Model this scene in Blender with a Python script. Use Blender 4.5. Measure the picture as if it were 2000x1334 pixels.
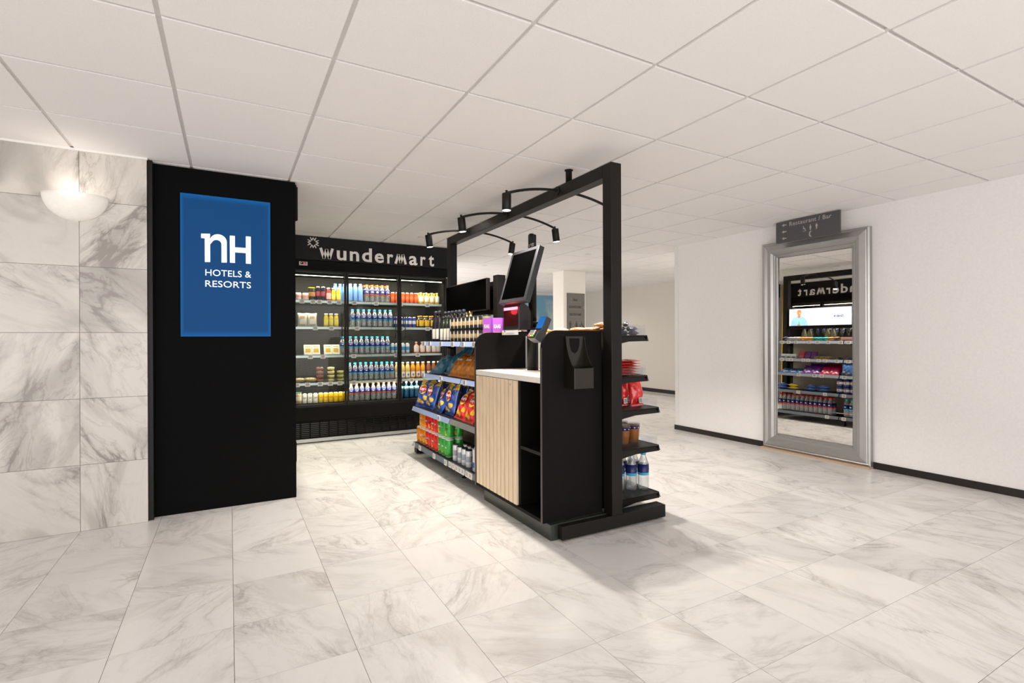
import bpy, bmesh, math, random
from math import sin, cos, pi, radians
from mathutils import Matrix, Vector
for o in list(bpy.data.objects): bpy.data.objects.remove(o)
S = bpy.context.scene
COL = S.collection
random.seed(7)
HC = 2.306                      # ceiling height

# ---------------------------------------------------------------- camera, world, lights, exposure
YAW, ROLL, EYE = .5059, -.0044, 1.15
Fw = Vector((sin(YAW), cos(YAW), 0)); Ri = Vector((cos(YAW), -sin(YAW), 0)); Up = Vector((0, 0, 1))
cr, sr = cos(ROLL), sin(ROLL)
R2 = Ri*cr + Up*sr; U2 = Up*cr - Ri*sr
cd = bpy.data.cameras.new('camera'); cam = bpy.data.objects.new('camera', cd); COL.objects.link(cam)
cam.matrix_world = Matrix(((R2.x, U2.x, -Fw.x, 0), (R2.y, U2.y, -Fw.y, 0), (R2.z, U2.z, -Fw.z, EYE), (0, 0, 0, 1)))
cd.lens = 996.3*36/2000; cd.sensor_width = 36; cd.shift_y = -4.9/2000; cd.clip_start = .05
S.camera = cam
w = bpy.data.worlds.new('world'); S.world = w; w.use_nodes = True
w.node_tree.nodes['Background'].inputs[0].default_value = (1.0, .965, .945, 1)
w.node_tree.nodes['Background'].inputs[1].default_value = 1.15
S.view_settings.view_transform = 'Standard'; S.view_settings.look = 'None'
S.view_settings.gamma = 1; S.view_settings.use_curve_mapping = False
S.view_settings.exposure = 0.34
S.cycles.use_denoising = True
S.cycles.max_bounces = 10; S.cycles.transparent_max_bounces = 24; S.cycles.sample_clamp_indirect = 4
S.cycles.caustics_reflective = False; S.cycles.caustics_refractive = False

def light(kind, name, loc, energy, color=(1, .93, .85), size=.1, sy=None, rot=(0, 0, 0), spot=None, blend=.5, parent=None):
    l = bpy.data.lights.new(name, kind); l.energy = energy; l.color = color
    if kind == 'AREA':
        l.size = size
        if sy: l.shape = 'RECTANGLE'; l.size_y = sy
    elif kind == 'SPOT':
        l.shadow_soft_size = size; l.spot_size = spot; l.spot_blend = blend
    else: l.shadow_soft_size = size
    o = bpy.data.objects.new(name, l); COL.objects.link(o); o.location = loc; o.rotation_euler = rot
    if parent: o.parent = parent
    return o
# recessed ceiling downlights, all but the first two added to light the far area (their housings are built further down)
DOWN = [(1.88, 4.30, 'behind the gate frame'), (1.90, 5.53, 'in front of the fridge'), (4.3, 5.6, 'added past the mirror wall corner'), (4.2, 8.6, 'added near the far mural'),
        (6.4, 6.0, 'added in the far passage'), (6.9, 9.0, 'added beside the beige far wall'), (3.5, 7.2, 'added between fridge and column')]
for x, y, _ in DOWN:
    light('SPOT', 'downlight_lamp', (x, y, HC-.02), 30 if y > 5.6 else 11, (1, .92, .84), .05, spot=radians(150), blend=.9)
# added unseen fill lights: one behind the camera, two in the hidden passages
light('AREA', 'lobby_fill_light', (-.6, -2.95, 1.25), 125, (1, .975, .95), 8.0, 2.2, rot=(radians(90), 0, 0))
light('AREA', 'passage_fill_light', (2.5, 9.0, 1.3), 38, (1, .95, .89), 3.4, 2.0, rot=(radians(90), 0, radians(-90)))
light('AREA', 'passage_fill_light', (6.6, 4.72, 1.2), 13, (1, .95, .88), 2.4, 2.0, rot=(radians(90), 0, 0))

# ---------------------------------------------------------------- materials
MATS = {}
def mat(name, col, rough=.5, metal=0, emit=0, ecol=None, spec=.5, coat=0, trans=0, ior=1.45, bump=0, bscale=200, alpha=1):
    if name in MATS: return MATS[name]
    m = bpy.data.materials.new(name); m.use_nodes = True; nt = m.node_tree
    b = nt.nodes['Principled BSDF']
    b.inputs['Base Color'].default_value = (*col, 1); b.inputs['Roughness'].default_value = rough
    b.inputs['Metallic'].default_value = metal; b.inputs['Specular IOR Level'].default_value = spec
    b.inputs['Coat Weight'].default_value = coat; b.inputs['Coat Roughness'].default_value = .05
    b.inputs['Transmission Weight'].default_value = trans; b.inputs['IOR'].default_value = ior
    if emit:
        b.inputs['Emission Color'].default_value = (*(ecol or col), 1); b.inputs['Emission Strength'].default_value = emit
    # fine tonal grain so that every surface is procedural
    n = nt.nodes.new('ShaderNodeTexNoise'); n.inputs['Scale'].default_value = bscale*.25; n.inputs['Detail'].default_value = 3
    tc = nt.nodes.new('ShaderNodeTexCoord'); nt.links.new(tc.outputs['Object'], n.inputs['Vector'])
    mx = nt.nodes.new('ShaderNodeMix'); mx.data_type = 'RGBA'; mx.blend_type = 'MULTIPLY'; mx.inputs[0].default_value = .12
    mx.inputs[6].default_value = (*col, 1); nt.links.new(n.outputs['Fac'], mx.inputs[7]); nt.links.new(mx.outputs[2], b.inputs['Base Color'])
    if bump:
        bp = nt.nodes.new('ShaderNodeBump'); bp.inputs['Strength'].default_value = bump; bp.inputs['Distance'].default_value = .002
        n2 = nt.nodes.new('ShaderNodeTexNoise'); n2.inputs['Scale'].default_value = bscale; n2.inputs['Detail'].default_value = 4
        nt.links.new(tc.outputs['Object'], n2.inputs['Vector']); nt.links.new(n2.outputs['Fac'], bp.inputs['Height']); nt.links.new(bp.outputs[0], b.inputs['Normal'])
    MATS[name] = m
    return m
def clear(name, tint=(1, 1, 1), gloss=.12, rough=.05, milky=0):
    """thin clear plastic or glass: lets light through and mirrors a little"""
    if name in MATS: return MATS[name]
    m = bpy.data.materials.new(name); m.use_nodes = True; nt = m.node_tree
    nt.nodes.remove(nt.nodes['Principled BSDF']); out = nt.nodes['Material Output']
    t = nt.nodes.new('ShaderNodeBsdfTransparent'); t.inputs[0].default_value = (*tint, 1)
    g = nt.nodes.new('ShaderNodeBsdfGlossy'); g.inputs['Roughness'].default_value = rough
    lw = nt.nodes.new('ShaderNodeLayerWeight'); lw.inputs[0].default_value = .35
    mr = nt.nodes.new('ShaderNodeMapRange'); mr.inputs[3].default_value = gloss*.35; mr.inputs[4].default_value = min(1, gloss*4)
    mx = nt.nodes.new('ShaderNodeMixShader')
    nt.links.new(lw.outputs['Facing'], mr.inputs[0]); nt.links.new(mr.outputs[0], mx.inputs[0])
    if milky:
        df = nt.nodes.new('ShaderNodeBsdfTranslucent'); df.inputs[0].default_value = (.9, .93, .93, 1); d2 = nt.nodes.new('ShaderNodeBsdfDiffuse'); d2.inputs[0].default_value = (.9, .93, .93, 1)
        ad = nt.nodes.new('ShaderNodeMixShader'); ad.inputs[0].default_value = .5; nt.links.new(df.outputs[0], ad.inputs[1]); nt.links.new(d2.outputs[0], ad.inputs[2])
        mk = nt.nodes.new('ShaderNodeMixShader'); mk.inputs[0].default_value = milky; nt.links.new(t.outputs[0], mk.inputs[1]); nt.links.new(ad.outputs[0], mk.inputs[2]); t = mk
    nt.links.new(t.outputs[0], mx.inputs[1]); nt.links.new(g.outputs[0], mx.inputs[2]); nt.links.new(mx.outputs[0], out.inputs[0])
    MATS[name] = m
    return m
def liquid(name, col, rough=.12):
    """coloured drink in a clear bottle: half diffuse body, half see-through"""
    if name in MATS: return MATS[name]
    m = bpy.data.materials.new(name); m.use_nodes = True; nt = m.node_tree
    b = nt.nodes['Principled BSDF']; b.inputs['Base Color'].default_value = (*col, 1); b.inputs['Roughness'].default_value = rough
    b.inputs['Coat Weight'].default_value = .5
    t = nt.nodes.new('ShaderNodeBsdfTransparent'); t.inputs[0].default_value = (*[min(1, c*1.1+.05) for c in col], 1)
    mx = nt.nodes.new('ShaderNodeMixShader'); mx.inputs[0].default_value = .35
    nt.links.new(b.outputs[0], mx.inputs[1]); nt.links.new(t.outputs[0], mx.inputs[2]); nt.links.new(mx.outputs[0], nt.nodes['Material Output'].inputs[0])
    MATS[name] = m
    return m
def marble(name, axes, tile, off, base, vein, amount, rough, fs=1.0):
    m = bpy.data.materials.new(name); m.use_nodes = True; nt = m.node_tree; N = nt.nodes; L = nt.links
    b = N['Principled BSDF']; b.inputs['Roughness'].default_value = rough; b.inputs['Specular IOR Level'].default_value = .5
    g = N.new('ShaderNodeNewGeometry'); sx = N.new('ShaderNodeSeparateXYZ'); L.new(g.outputs['Position'], sx.inputs[0])
    def mth(op, a, b_=None):
        n = N.new('ShaderNodeMath'); n.operation = op
        for i, v in enumerate((a, b_)):
            if v is None: continue
            if isinstance(v, (int, float)): n.inputs[i].default_value = v
            else: L.new(v, n.inputs[i])
        return n.outputs[0]
    a = sx.outputs[axes[0]]; c = sx.outputs[axes[1]]
    fa = mth('FLOOR', mth('DIVIDE', mth('SUBTRACT', a, off[0]), tile)); fc = mth('FLOOR', mth('DIVIDE', mth('SUBTRACT', c, off[1]), tile))
    cv = N.new('ShaderNodeCombineXYZ'); L.new(fa, cv.inputs[0]); L.new(fc, cv.inputs[1])
    wn = N.new('ShaderNodeTexWhiteNoise'); wn.noise_dimensions = '3D'; L.new(cv.outputs[0], wn.inputs['Vector'])
    p = N.new('ShaderNodeCombineXYZ'); L.new(a, p.inputs[0]); L.new(c, p.inputs[1])
    vr = N.new('ShaderNodeVectorRotate'); vr.rotation_type = 'Z_AXIS'; L.new(p.outputs[0], vr.inputs['Vector'])
    L.new(mth('ADD', mth('MULTIPLY', wn.outputs['Value'], 2.2), .2), vr.inputs['Angle'])
    mul = N.new('ShaderNodeVectorMath'); mul.operation = 'SCALE'; mul.inputs[3].default_value = 40; L.new(wn.outputs['Color'], mul.inputs[0])
    add = N.new('ShaderNodeVectorMath'); add.operation = 'ADD'; L.new(vr.outputs[0], add.inputs[0]); L.new(mul.outputs[0], add.inputs[1])
    st = N.new('ShaderNodeVectorMath'); st.operation = 'MULTIPLY'; st.inputs[1].default_value = (1, 2.6, 1); L.new(add.outputs[0], st.inputs[0])
    def noise(scale, detail, dist, rgh=.55):
        n = N.new('ShaderNodeTexNoise'); n.inputs['Scale'].default_value = scale*fs; n.inputs['Detail'].default_value = detail
        n.inputs['Distortion'].default_value = dist; n.inputs['Roughness'].default_value = rgh; L.new(st.outputs[0], n.inputs['Vector']); return n.outputs['Fac']
    def ramp(v, pts):
        r = N.new('ShaderNodeValToRGB'); e = r.color_ramp.elements
        e[0].position, e[0].color = pts[0][0], (pts[0][1],)*3+(1,); e[1].position, e[1].color = pts[-1][0], (pts[-1][1],)*3+(1,)
        for q in pts[1:-1]:
            k = e.new(q[0]); k.color = (q[1],)*3+(1,)
        L.new(v, r.inputs[0]); return r.outputs[0]
    ridge = mth('ABSOLUTE', mth('SUBTRACT', noise(1.9, 9, 1.0), .5))
    thin = ramp(ridge, [(0, .9), (.010, .6), (.035, .2), (.10, 0)])
    ridge2 = mth('ABSOLUTE', mth('SUBTRACT', noise(5.0, 10, 1.5, .62), .5))
    fine = ramp(ridge2, [(0, .42), (.015, .18), (.05, 0)])
    cloud = ramp(noise(1.7, 7, .9), [(.52, 0), (.62, .55), (.72, .8)])
    mask = ramp(noise(1.3, 4, .3), [(.42, .08), (.62, 1)])
    tot = mth('ADD', mth('MULTIPLY', mth('ADD', thin, fine), mask), mth('MULTIPLY', cloud, .55))
    tot = mth('MINIMUM', mth('MULTIPLY', tot, amount), 1)
    mx = N.new('ShaderNodeMix'); mx.data_type = 'RGBA'; mx.inputs[6].default_value = (*base, 1); mx.inputs[7].default_value = (*vein, 1)
    L.new(tot, mx.inputs[0])
    # slabs differ a little in tone
    m2 = N.new('ShaderNodeMix'); m2.data_type = 'RGBA'; m2.blend_type = 'MULTIPLY'; m2.inputs[0].default_value = 1
    v = mth('ADD', mth('MULTIPLY', wn.outputs['Value'], .07), .93); cc = N.new('ShaderNodeCombineColor')
    for i in range(3): L.new(v, cc.inputs[i])
    L.new(mx.outputs[2], m2.inputs[6]); L.new(cc.outputs[0], m2.inputs[7]); L.new(m2.outputs[2], b.inputs['Base Color'])
    return m
M_FLOOR = marble('floor_marble', ('X', 'Y'), .4, (.011, 1.535), (.765, .742, .72), (.40, .37, .345), .66, .24, 1.0)
M_WALLM = marble('wall_marble', ('X', 'Z'), .4, (-.79, 0), (.62, .585, .545), (.27, .245, .225), 1.35, .3, .66)
M_GROUT = mat('grout', (.42, .38, .34), .8)
M_CEIL = mat('ceiling_tile_white', (.93, .905, .895), .9, bump=.15, bscale=600)
M_TBAR = mat('ceiling_runner_white', (.74, .71, .69), .5)
M_WALL = mat('wall_paint', (.88, .85, .835), .75, bump=.05, bscale=300)
M_BLACK = mat('black_powder_coat', (.0085, .0072, .0062), .42, spec=.25, bump=.05, bscale=900)
M_BLACKM = mat('matt_black_laminate', (.0050, .0042, .0038), .6, spec=.12)
M_PANEL = mat('end_panel_black', (.0028, .0028, .003), .65, spec=.06)
M_BLACKG = mat('black_gloss', (.008, .008, .008), .12)
M_CHAR = mat('charcoal_fascia', (.013, .0125, .0125), .5, spec=.18)
M_BASEB = mat('dark_skirting', (.016, .012, .010), .4)
M_WHITE = mat('white_plastic', (.82, .80, .77), .4)
M_TOP = mat('worktop_cream', (.88, .84, .77), .3)
M_BEIGE = mat('beige_back_panel', (.52, .45, .36), .6)
M_STRIPB = mat('label_holder_blue', (.30, .38, .58), .3)
M_STRIPG = mat('label_holder_grey', (.20, .225, .27), .35)
M_STRIPF = mat('fridge_shelf_edge', (.62, .72, .72), .25, metal=.2)
M_TAGW = mat('tag_white', (.80, .77, .74), .4)
M_TAGG = mat('tag_display', (.42, .40, .38), .4)
M_SILVER = mat('silver_paint', (.43, .42, .405), .33, metal=.65, bump=.2, bscale=60)
M_MIRROR = mat('mirror_silver', (.90, .89, .86), .0, metal=1)
M_STEEL = mat('galvanised_steel', (.42, .43, .42), .35, metal=.6)
M_LED = mat('led_strip', (1, .95, .78), .5, emit=9, ecol=(1, .93, .74))
M_LETTER = mat('letter_pale', (.92, .88, .85), .5)
M_LETTERW = mat('letter_white_lit', (.9, .93, .97), .5, emit=.55, ecol=(.85, .9, 1))
M_SCREEN = mat('screen_black', (.0010, .0010, .0010), .7, spec=0)
M_ALU = mat('aluminium_can', (.62, .62, .62), .25, metal=.9)
def oak():
    m = bpy.data.materials.new('oak_slats'); m.use_nodes = True; nt = m.node_tree; b = nt.nodes['Principled BSDF']; b.inputs['Roughness'].default_value = .5
    tc = nt.nodes.new('ShaderNodeTexCoord'); mp = nt.nodes.new('ShaderNodeMapping'); mp.inputs['Scale'].default_value = (30, 30, 2)
    n = nt.nodes.new('ShaderNodeTexNoise'); n.inputs['Scale'].default_value = 3; n.inputs['Detail'].default_value = 6
    r = nt.nodes.new('ShaderNodeValToRGB'); r.color_ramp.elements[0].color = (.70, .54, .36, 1); r.color_ramp.elements[1].color = (.84, .68, .48, 1)
    r.color_ramp.elements[0].position = .3; r.color_ramp.elements[1].position = .7
    nt.links.new(tc.outputs['Object'], mp.inputs[0]); nt.links.new(mp.outputs[0], n.inputs['Vector']); nt.links.new(n.outputs['Fac'], r.inputs[0]); nt.links.new(r.outputs[0], b.inputs['Base Color'])
    return m
M_OAK = oak()

# ---------------------------------------------------------------- geometry helpers
class MB:
    def __init__(s): s.v = []; s.f = []; s.m = []; s.sm = []
    def add(s, vs, fs, m=0, smooth=False):
        n = len(s.v); s.v += [tuple(p) for p in vs]
        for f in fs: s.f.append([i+n for i in f]); s.m.append(m); s.sm.append(smooth)
        return s
    def box(s, x0, x1, y0, y1, z0, z1, m=0):
        return s.add([(x0, y0, z0), (x1, y0, z0), (x1, y1, z0), (x0, y1, z0), (x0, y0, z1), (x1, y0, z1), (x1, y1, z1), (x0, y1, z1)],
                     [(0, 3, 2, 1), (4, 5, 6, 7), (0, 1, 5, 4), (1, 2, 6, 5), (2, 3, 7, 6), (3, 0, 4, 7)], m)
    def prism(s, pts, d0, d1, plane='xz', m=0):
        """2-D outline pushed from d0 to d1 along the missing axis"""
        def P(a, b, d): return {'xz': (a, d, b), 'yz': (d, a, b), 'xy': (a, b, d)}[plane]
        n = len(pts); A = sum(pts[i][0]*pts[(i+1) % n][1]-pts[(i+1) % n][0]*pts[i][1] for i in range(n))
        if A < 0: pts = pts[::-1]
        v = [P(a, b, d0) for a, b in pts]+[P(a, b, d1) for a, b in pts]
        fs = [tuple(range(n)), tuple(range(2*n-1, n-1, -1))]+[((i+1) % n, i, i+n, (i+1) % n+n) for i in range(n)]
        if (plane == 'xz') == (d1 < d0): fs = [f[::-1] for f in fs]
        return s.add(v, fs, m)
    def lathe(s, prof, n=14, c=(0, 0), m=0, smooth=True, mats=None):
        v = []; fs = []
        for r, z in prof:
            for k in range(n):
                a = 2*pi*k/n; v.append((c[0]+r*cos(a), c[1]+r*sin(a), z))
        base = len(s.v); s.v += v
        for j in range(len(prof)-1):
            for k in range(n):
                s.f.append([base+j*n+k, base+j*n+(k+1) % n, base+(j+1)*n+(k+1) % n, base+(j+1)*n+k])
                s.m.append(mats[j] if mats else m); s.sm.append(smooth)
        if prof[0][0] > 1e-5: s.f.append([base+k for k in range(n)][::-1]); s.m.append(mats[0] if mats else m); s.sm.append(False)
        if prof[-1][0] > 1e-5: s.f.append([base+(len(prof)-1)*n+k for k in range(n)]); s.m.append(mats[-1] if mats else m); s.sm.append(False)
        return s
    def tube(s, path, r, n=10, m=0, cap=True):
        path = [Vector(p) for p in path]; rings = []
        base = len(s.v)
        for i, p in enumerate(path):
            t = (path[min(i+1, len(path)-1)]-path[max(i-1, 0)]).normalized()
            a = t.cross(Vector((0, 1, 0)) if abs(t.y) < .9 else Vector((1, 0, 0))).normalized(); b = t.cross(a)
            for k in range(n):
                q = 2*pi*k/n; s.v.append(tuple(p+a*r*cos(q)+b*r*sin(q)))
        for i in range(len(path)-1):
            for k in range(n):
                s.f.append([base+i*n+k, base+i*n+(k+1) % n, base+(i+1)*n+(k+1) % n, base+(i+1)*n+k]); s.m.append(m); s.sm.append(True)
        if cap:
            s.f.append([base+k for k in range(n)][::-1]); s.m.append(m); s.sm.append(False)
            s.f.append([base+(len(path)-1)*n+k for k in range(n)]); s.m.append(m); s.sm.append(False)
        return s
    def stroke(s, pts, wd, d0, d1, plane='xz', m=0):
        """thick polyline as flat bars"""
        for (a, b), (c, d) in zip(pts, pts[1:]):
            l = math.hypot(c-a, d-b) or 1; nx, ny = -(d-b)/l*wd/2, (c-a)/l*wd/2
            s.prism([(a+nx, b+ny), (a-nx, b-ny), (c-nx, d-ny), (c+nx, d+ny)], d0, d1, plane, m)
        return s
    def xf(s, M, start=0):
        for i in range(start, len(s.v)): s.v[i] = tuple(M @ Vector(s.v[i]))
        return s
    def mesh(s, name, mats):
        me = bpy.data.meshes.new(name); me.from_pydata(s.v, [], s.f)
        for x in (mats if isinstance(mats, (list, tuple)) else [mats]): me.materials.append(x)
        me.polygons.foreach_set('material_index', s.m); me.polygons.foreach_set('use_smooth', s.sm)
        bm = bmesh.new(); bm.from_mesh(me); bmesh.ops.recalc_face_normals(bm, faces=bm.faces); bm.to_mesh(me); bm.free()
        me.update(); return me
    def obj(s, name, mats, parent=None, bevel=0):
        return put(name, s.mesh(name, mats), parent, bevel)
def put(name, me, parent=None, bevel=0, loc=None, rot=None):
    o = bpy.data.objects.new(name, me); COL.objects.link(o)
    if parent: o.parent = parent
    if loc: o.location = loc
    if rot: o.rotation_euler = rot
    if bevel:
        b = o.modifiers.new('bevel', 'BEVEL'); b.width = bevel; b.segments = 2; b.limit_method = 'ANGLE'
    return o
def tag(o, label=None, cat=None, group=None, kind=None):
    if label: o['label'] = label
    if cat: o['category'] = cat
    if group: o['group'] = group
    if kind: o['kind'] = kind
    return o
def empty(name, loc=(0, 0, 0), rz=0, label=None, cat=None, group=None):
    o = bpy.data.objects.new(name, None); o.empty_display_size = .05; COL.objects.link(o); o.location = loc; o.rotation_euler = (0, 0, rz)
    return tag(o, label, cat, group)
def B(name, m, box, parent=None, bevel=0): return MB().box(*box).obj(name, m, parent, bevel)
TXT = {}
def text_mesh(s, size, depth=.001, bold=0, spacing=1.0, width=None, align='CENTER', m=None, sx=1):
    """lettering turned into a mesh lying in the xz plane, facing -y"""
    key = (s, size, depth, bold, spacing, width, align, m.name, sx)
    if key in TXT: return TXT[key]
    c = bpy.data.curves.new('lettering', 'FONT'); c.body = s; c.size = size; c.extrude = depth; c.offset = bold; c.space_character = spacing
    c.align_x = align; c.resolution_u = 3
    o = bpy.data.objects.new('lettering', c); COL.objects.link(o); dg = bpy.context.evaluated_depsgraph_get(); dg.update()
    me = bpy.data.meshes.new_from_object(o.evaluated_get(dg)); bpy.data.objects.remove(o); bpy.data.curves.remove(c)
    xs = [v.co.x for v in me.vertices] or [0, 1]; k = sx
    if width: k = width/(max(xs)-min(xs))
    me.transform(Matrix(((k, 0, 0, 0), (0, 0, -1, 0), (0, 1, 0, 0), (0, 0, 0, 1))))
    me.materials.clear(); me.materials.append(m); TXT[key] = me
    return me
ORD = ['', 'first', 'second', 'third', 'fourth', 'fifth', 'sixth', 'seventh', 'eighth', 'ninth', 'tenth', 'eleventh', 'twelfth', 'thirteenth', 'fourteenth', 'fifteenth', 'sixteenth', 'seventeenth', 'eighteenth']
def ordn(i, n):
    if n == 1: return ''
    if i == 1: return 'leftmost'
    if i == n: return 'rightmost'
    return ORD[i]+' from left'

# ---------------------------------------------------------------- floor, ceiling, walls
def inview(x, y, z):
    d = x*Fw.x+y*Fw.y; r = x*Ri.x+y*Ri.y
    if d < .3: return False
    u = 1000+996.3*r/d; v = 662.1-996.3*(z-EYE)/d
    return -150 < u < 2150 and -150 < v < 1480
FT, FX, FY = .4, .011, 1.535
fl = B('floor', M_GROUT, (-4.4, 9.2, -3, 11.4, -.06, -.004)); tag(fl, kind='structure')
tile_me = MB().box(.0009, FT-.0009, .0009, FT-.0009, -.004, 0).mesh('floor_tile', M_FLOOR)
cells = [(FX+i*FT, FY+j*FT) for i in range(-11, 22) for j in range(-11, 25)]
cells = [c for c in cells if c[0] > -4.4 and c[1] > -3 and c[0]+FT < 9.2 and c[1]+FT < 11.4]
def vis_floor(c):
    x, y = c[0]+.2, c[1]+.2
    if x < .4 and y > 4.3: return False
    if x > 5.1 and y < 4.5: return False
    if x > 8.1 or y > 10.9: return False
    if x < 2.4 and y > 6.3: return False
    return inview(x, y, 0)
vis = sorted([c for c in cells if vis_floor(c)], key=lambda c: c[0]**2+c[1]**2)[:300]; vs = set(vis)
for c in vis: put('floor_tile', tile_me, fl, loc=(c[0], c[1], 0))
mb = MB()
for c in cells:
    if c not in vs: mb.box(c[0]+.0009, c[0]+FT-.0009, c[1]+.0009, c[1]+FT-.0009, -.004, 0)
tag(mb.obj('floor_tiles_beyond', M_FLOOR, fl), kind='stuff')

CT, CX, CY = .6, .9824, 1.5935
ce = B('ceiling', mat('ceiling_void', (.5, .48, .46), .9), (-4.4, 9.2, -3, 11.4, HC+.02, HC+.08)); tag(ce, kind='structure')
ct_me = MB().box(.009, CT-.009, .009, CT-.009, HC, HC+.02).mesh('ceiling_tile', M_CEIL)
cells = [(CX+i*CT, CY+j*CT) for i in range(-9, 14) for j in range(-8, 17)]
def vis_ceil(c):
    x, y = c[0]+.3, c[1]+.3
    if x < -.6 and y > 4.3: return False
    if x < 2.2 and y > 6.4: return False
    if x > 5.3 and y < 4.5: return False
    if x > 8.3 or y > 11: return False
    return inview(x, y, HC)
vis = sorted([c for c in cells if vis_ceil(c)], key=lambda c: c[0]**2+c[1]**2)[:300]; vs = set(vis)
for c in vis: put('ceiling_tile', ct_me, ce, loc=(c[0], c[1], 0))
mb = MB()
for c in cells:
    if c not in vs: mb.box(c[0]+.009, c[0]+CT-.009, c[1]+.009, c[1]+CT-.009, HC, HC+.02)
tag(mb.obj('ceiling_tiles_beyond', M_CEIL, ce), kind='stuff')
for j in range(-7, 17):
    y = CY+j*CT; B('ceiling_runner', M_TBAR, (-4.4, 9.2, y-.012, y+.012, HC+.013, HC+.0195), ce)
for i in range(-8, 14):
    x = CX+i*CT; B('ceiling_runner', M_TBAR, (x-.012, x+.012, -3, 11.4, HC+.008, HC+.0155), ce)

# left marble wall: structure core with separate slabs
wl = B('wall_left', M_GROUT, (-4.4, -.462, 3.962, 4.6, 0, HC+.02)); tag(wl, kind='structure')
for i in range(-9, 1):
    for k in range(6):
        x0 = -.79+i*FT; x1 = min(x0+FT, -.455); z0 = k*.4; z1 = min(z0+.4, HC)
        B('marble_slab', M_WALLM, (x0+.0012, x1-.0012, 3.955, 3.975, z0+.0012, z1-.0012), wl)
tag(B('trim_1', M_WHITE, (-4.4, -.45, 3.94, 3.956, HC-.012, HC+.001)), kind='structure')
# right wall with its return, far wall, back wall
wr = MB().box(4.94, 5.06, -3, 4.65, 0, HC+.02).obj('wall_right', M_WALL); tag(wr, kind='structure')
wr2 = MB().box(5.06, 9.0, 4.45, 4.65, 0, HC+.02).obj('wall_return', M_WALL, wr)
tag(MB().box(4.93, 4.94, -3, 2.378, 0, .058).box(4.93, 4.94, 3.412, 4.66, 0, .058).box(4.93, 5.3, 4.65, 4.66, 0, .058).obj('baseboard_right', M_BASEB), kind='structure')
tag(B('trim_2', M_WHITE, (4.934, 4.94, 4.60, 4.65, .058, HC)), kind='structure')
wf = MB().box(7.98, 8.1, 4.65, 11, 0, HC+.02).obj('wall_far', mat('wall_paint_beige', (.70, .66, .60), .75)); tag(wf, kind='structure')
tag(B('baseboard_far', M_BASEB, (7.968, 7.98, 4.65, 11, 0, .075)), kind='structure')
tag(B('trim_3', mat('dark_floor_inlay', (.10, .06, .05), .5), (7.62, 7.65, 4.65, 10.9, 0, .0015)), kind='structure')
wb = MB().box(2.2, 8.1, 10.9, 11, 0, HC+.02).obj('wall_back', M_WALL); tag(wb, kind='structure')
tag(B('wall_behind', M_WALL, (-4.4, 2.46, 6.92, 7.0, 0, HC+.02)), kind='structure')
# column with its wayfinding plate
cb = B('square_column', M_TOP, (4.93, 5.39, 7.10, 7.42, 0, HC), None, .004)
tag(cb, 'cream square column standing beyond the shop island', 'column')
M_TAUPE = mat('wayfinding_taupe', (.165, .155, .135), .45); M_EMB = mat('embossed_dark', (.07, .066, .06), .5); M_EMBL = mat('embossed_light', (.30, .29, .26), .5)
pl = B('wayfinding_plate', M_TAUPE, (4.998, 5.362, 7.085, 7.0995, 1.25, 1.925))
tag(pl, 'tall taupe sign plate with embossed arrows on the far column', 'sign')
for s, x, z, sz, wd in (('BAR', 5.165, 1.795, .055, .085), ('ELEVATORS', 5.155, 1.672, .055, .25), ('RESTROOMS', 5.165, 1.545, .055, .24)):
    put('lettering', text_mesh(s, sz, .001, .001, 1, wd, 'CENTER', M_EMB), pl, loc=(x, 7.083, z))
MB().stroke([(5.07, 1.76), (5.07, 1.84)], .008, 7.081, 7.085).stroke([(5.055, 1.82), (5.07, 1.84), (5.085, 1.82)], .007, 7.081, 7.085).stroke([(5.075, 1.77), (5.285, 1.77)], .004, 7.081, 7.085)\
    .stroke([(5.03, 1.652), (5.28, 1.652)], .004, 7.081, 7.085).stroke([(5.06, 1.523), (5.28, 1.523)], .004, 7.081, 7.085).stroke([(5.335, 1.65), (5.335, 1.70)], .008, 7.081, 7.085).stroke([(5.322, 1.685), (5.335, 1.70), (5.348, 1.685)], .006, 7.081, 7.085)\
    .obj('arrow', M_EMBL, pl)
def person_icon(cx, z, h, d0, d1, skirt, mb, plane='xz'):
    r = h*.09; mb.prism([(cx+r*cos(a*pi/4), z+h-r+r*sin(a*pi/4)) for a in range(8)], d0, d1, plane)
    wd = h*.16
    if skirt: mb.prism([(cx-wd*.6, z+h*.78), (cx+wd*.6, z+h*.78), (cx+wd*1.25, z+h*.34), (cx-wd*1.25, z+h*.34)], d0, d1, plane)
    else: mb.prism([(cx-wd*1.1, z+h*.79), (cx+wd*1.1, z+h*.79), (cx+wd*1.1, z+h*.42), (cx-wd*1.1, z+h*.42)], d0, d1, plane)
    mb.prism([(cx-wd*.6, z+h*.42), (cx-wd*.08, z+h*.42), (cx-wd*.08, z), (cx-wd*.6, z)], d0, d1, plane)
    mb.prism([(cx+wd*.08, z+h*.42), (cx+wd*.6, z+h*.42), (cx+wd*.6, z), (cx+wd*.08, z)], d0, d1, plane)
    return mb
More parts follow.
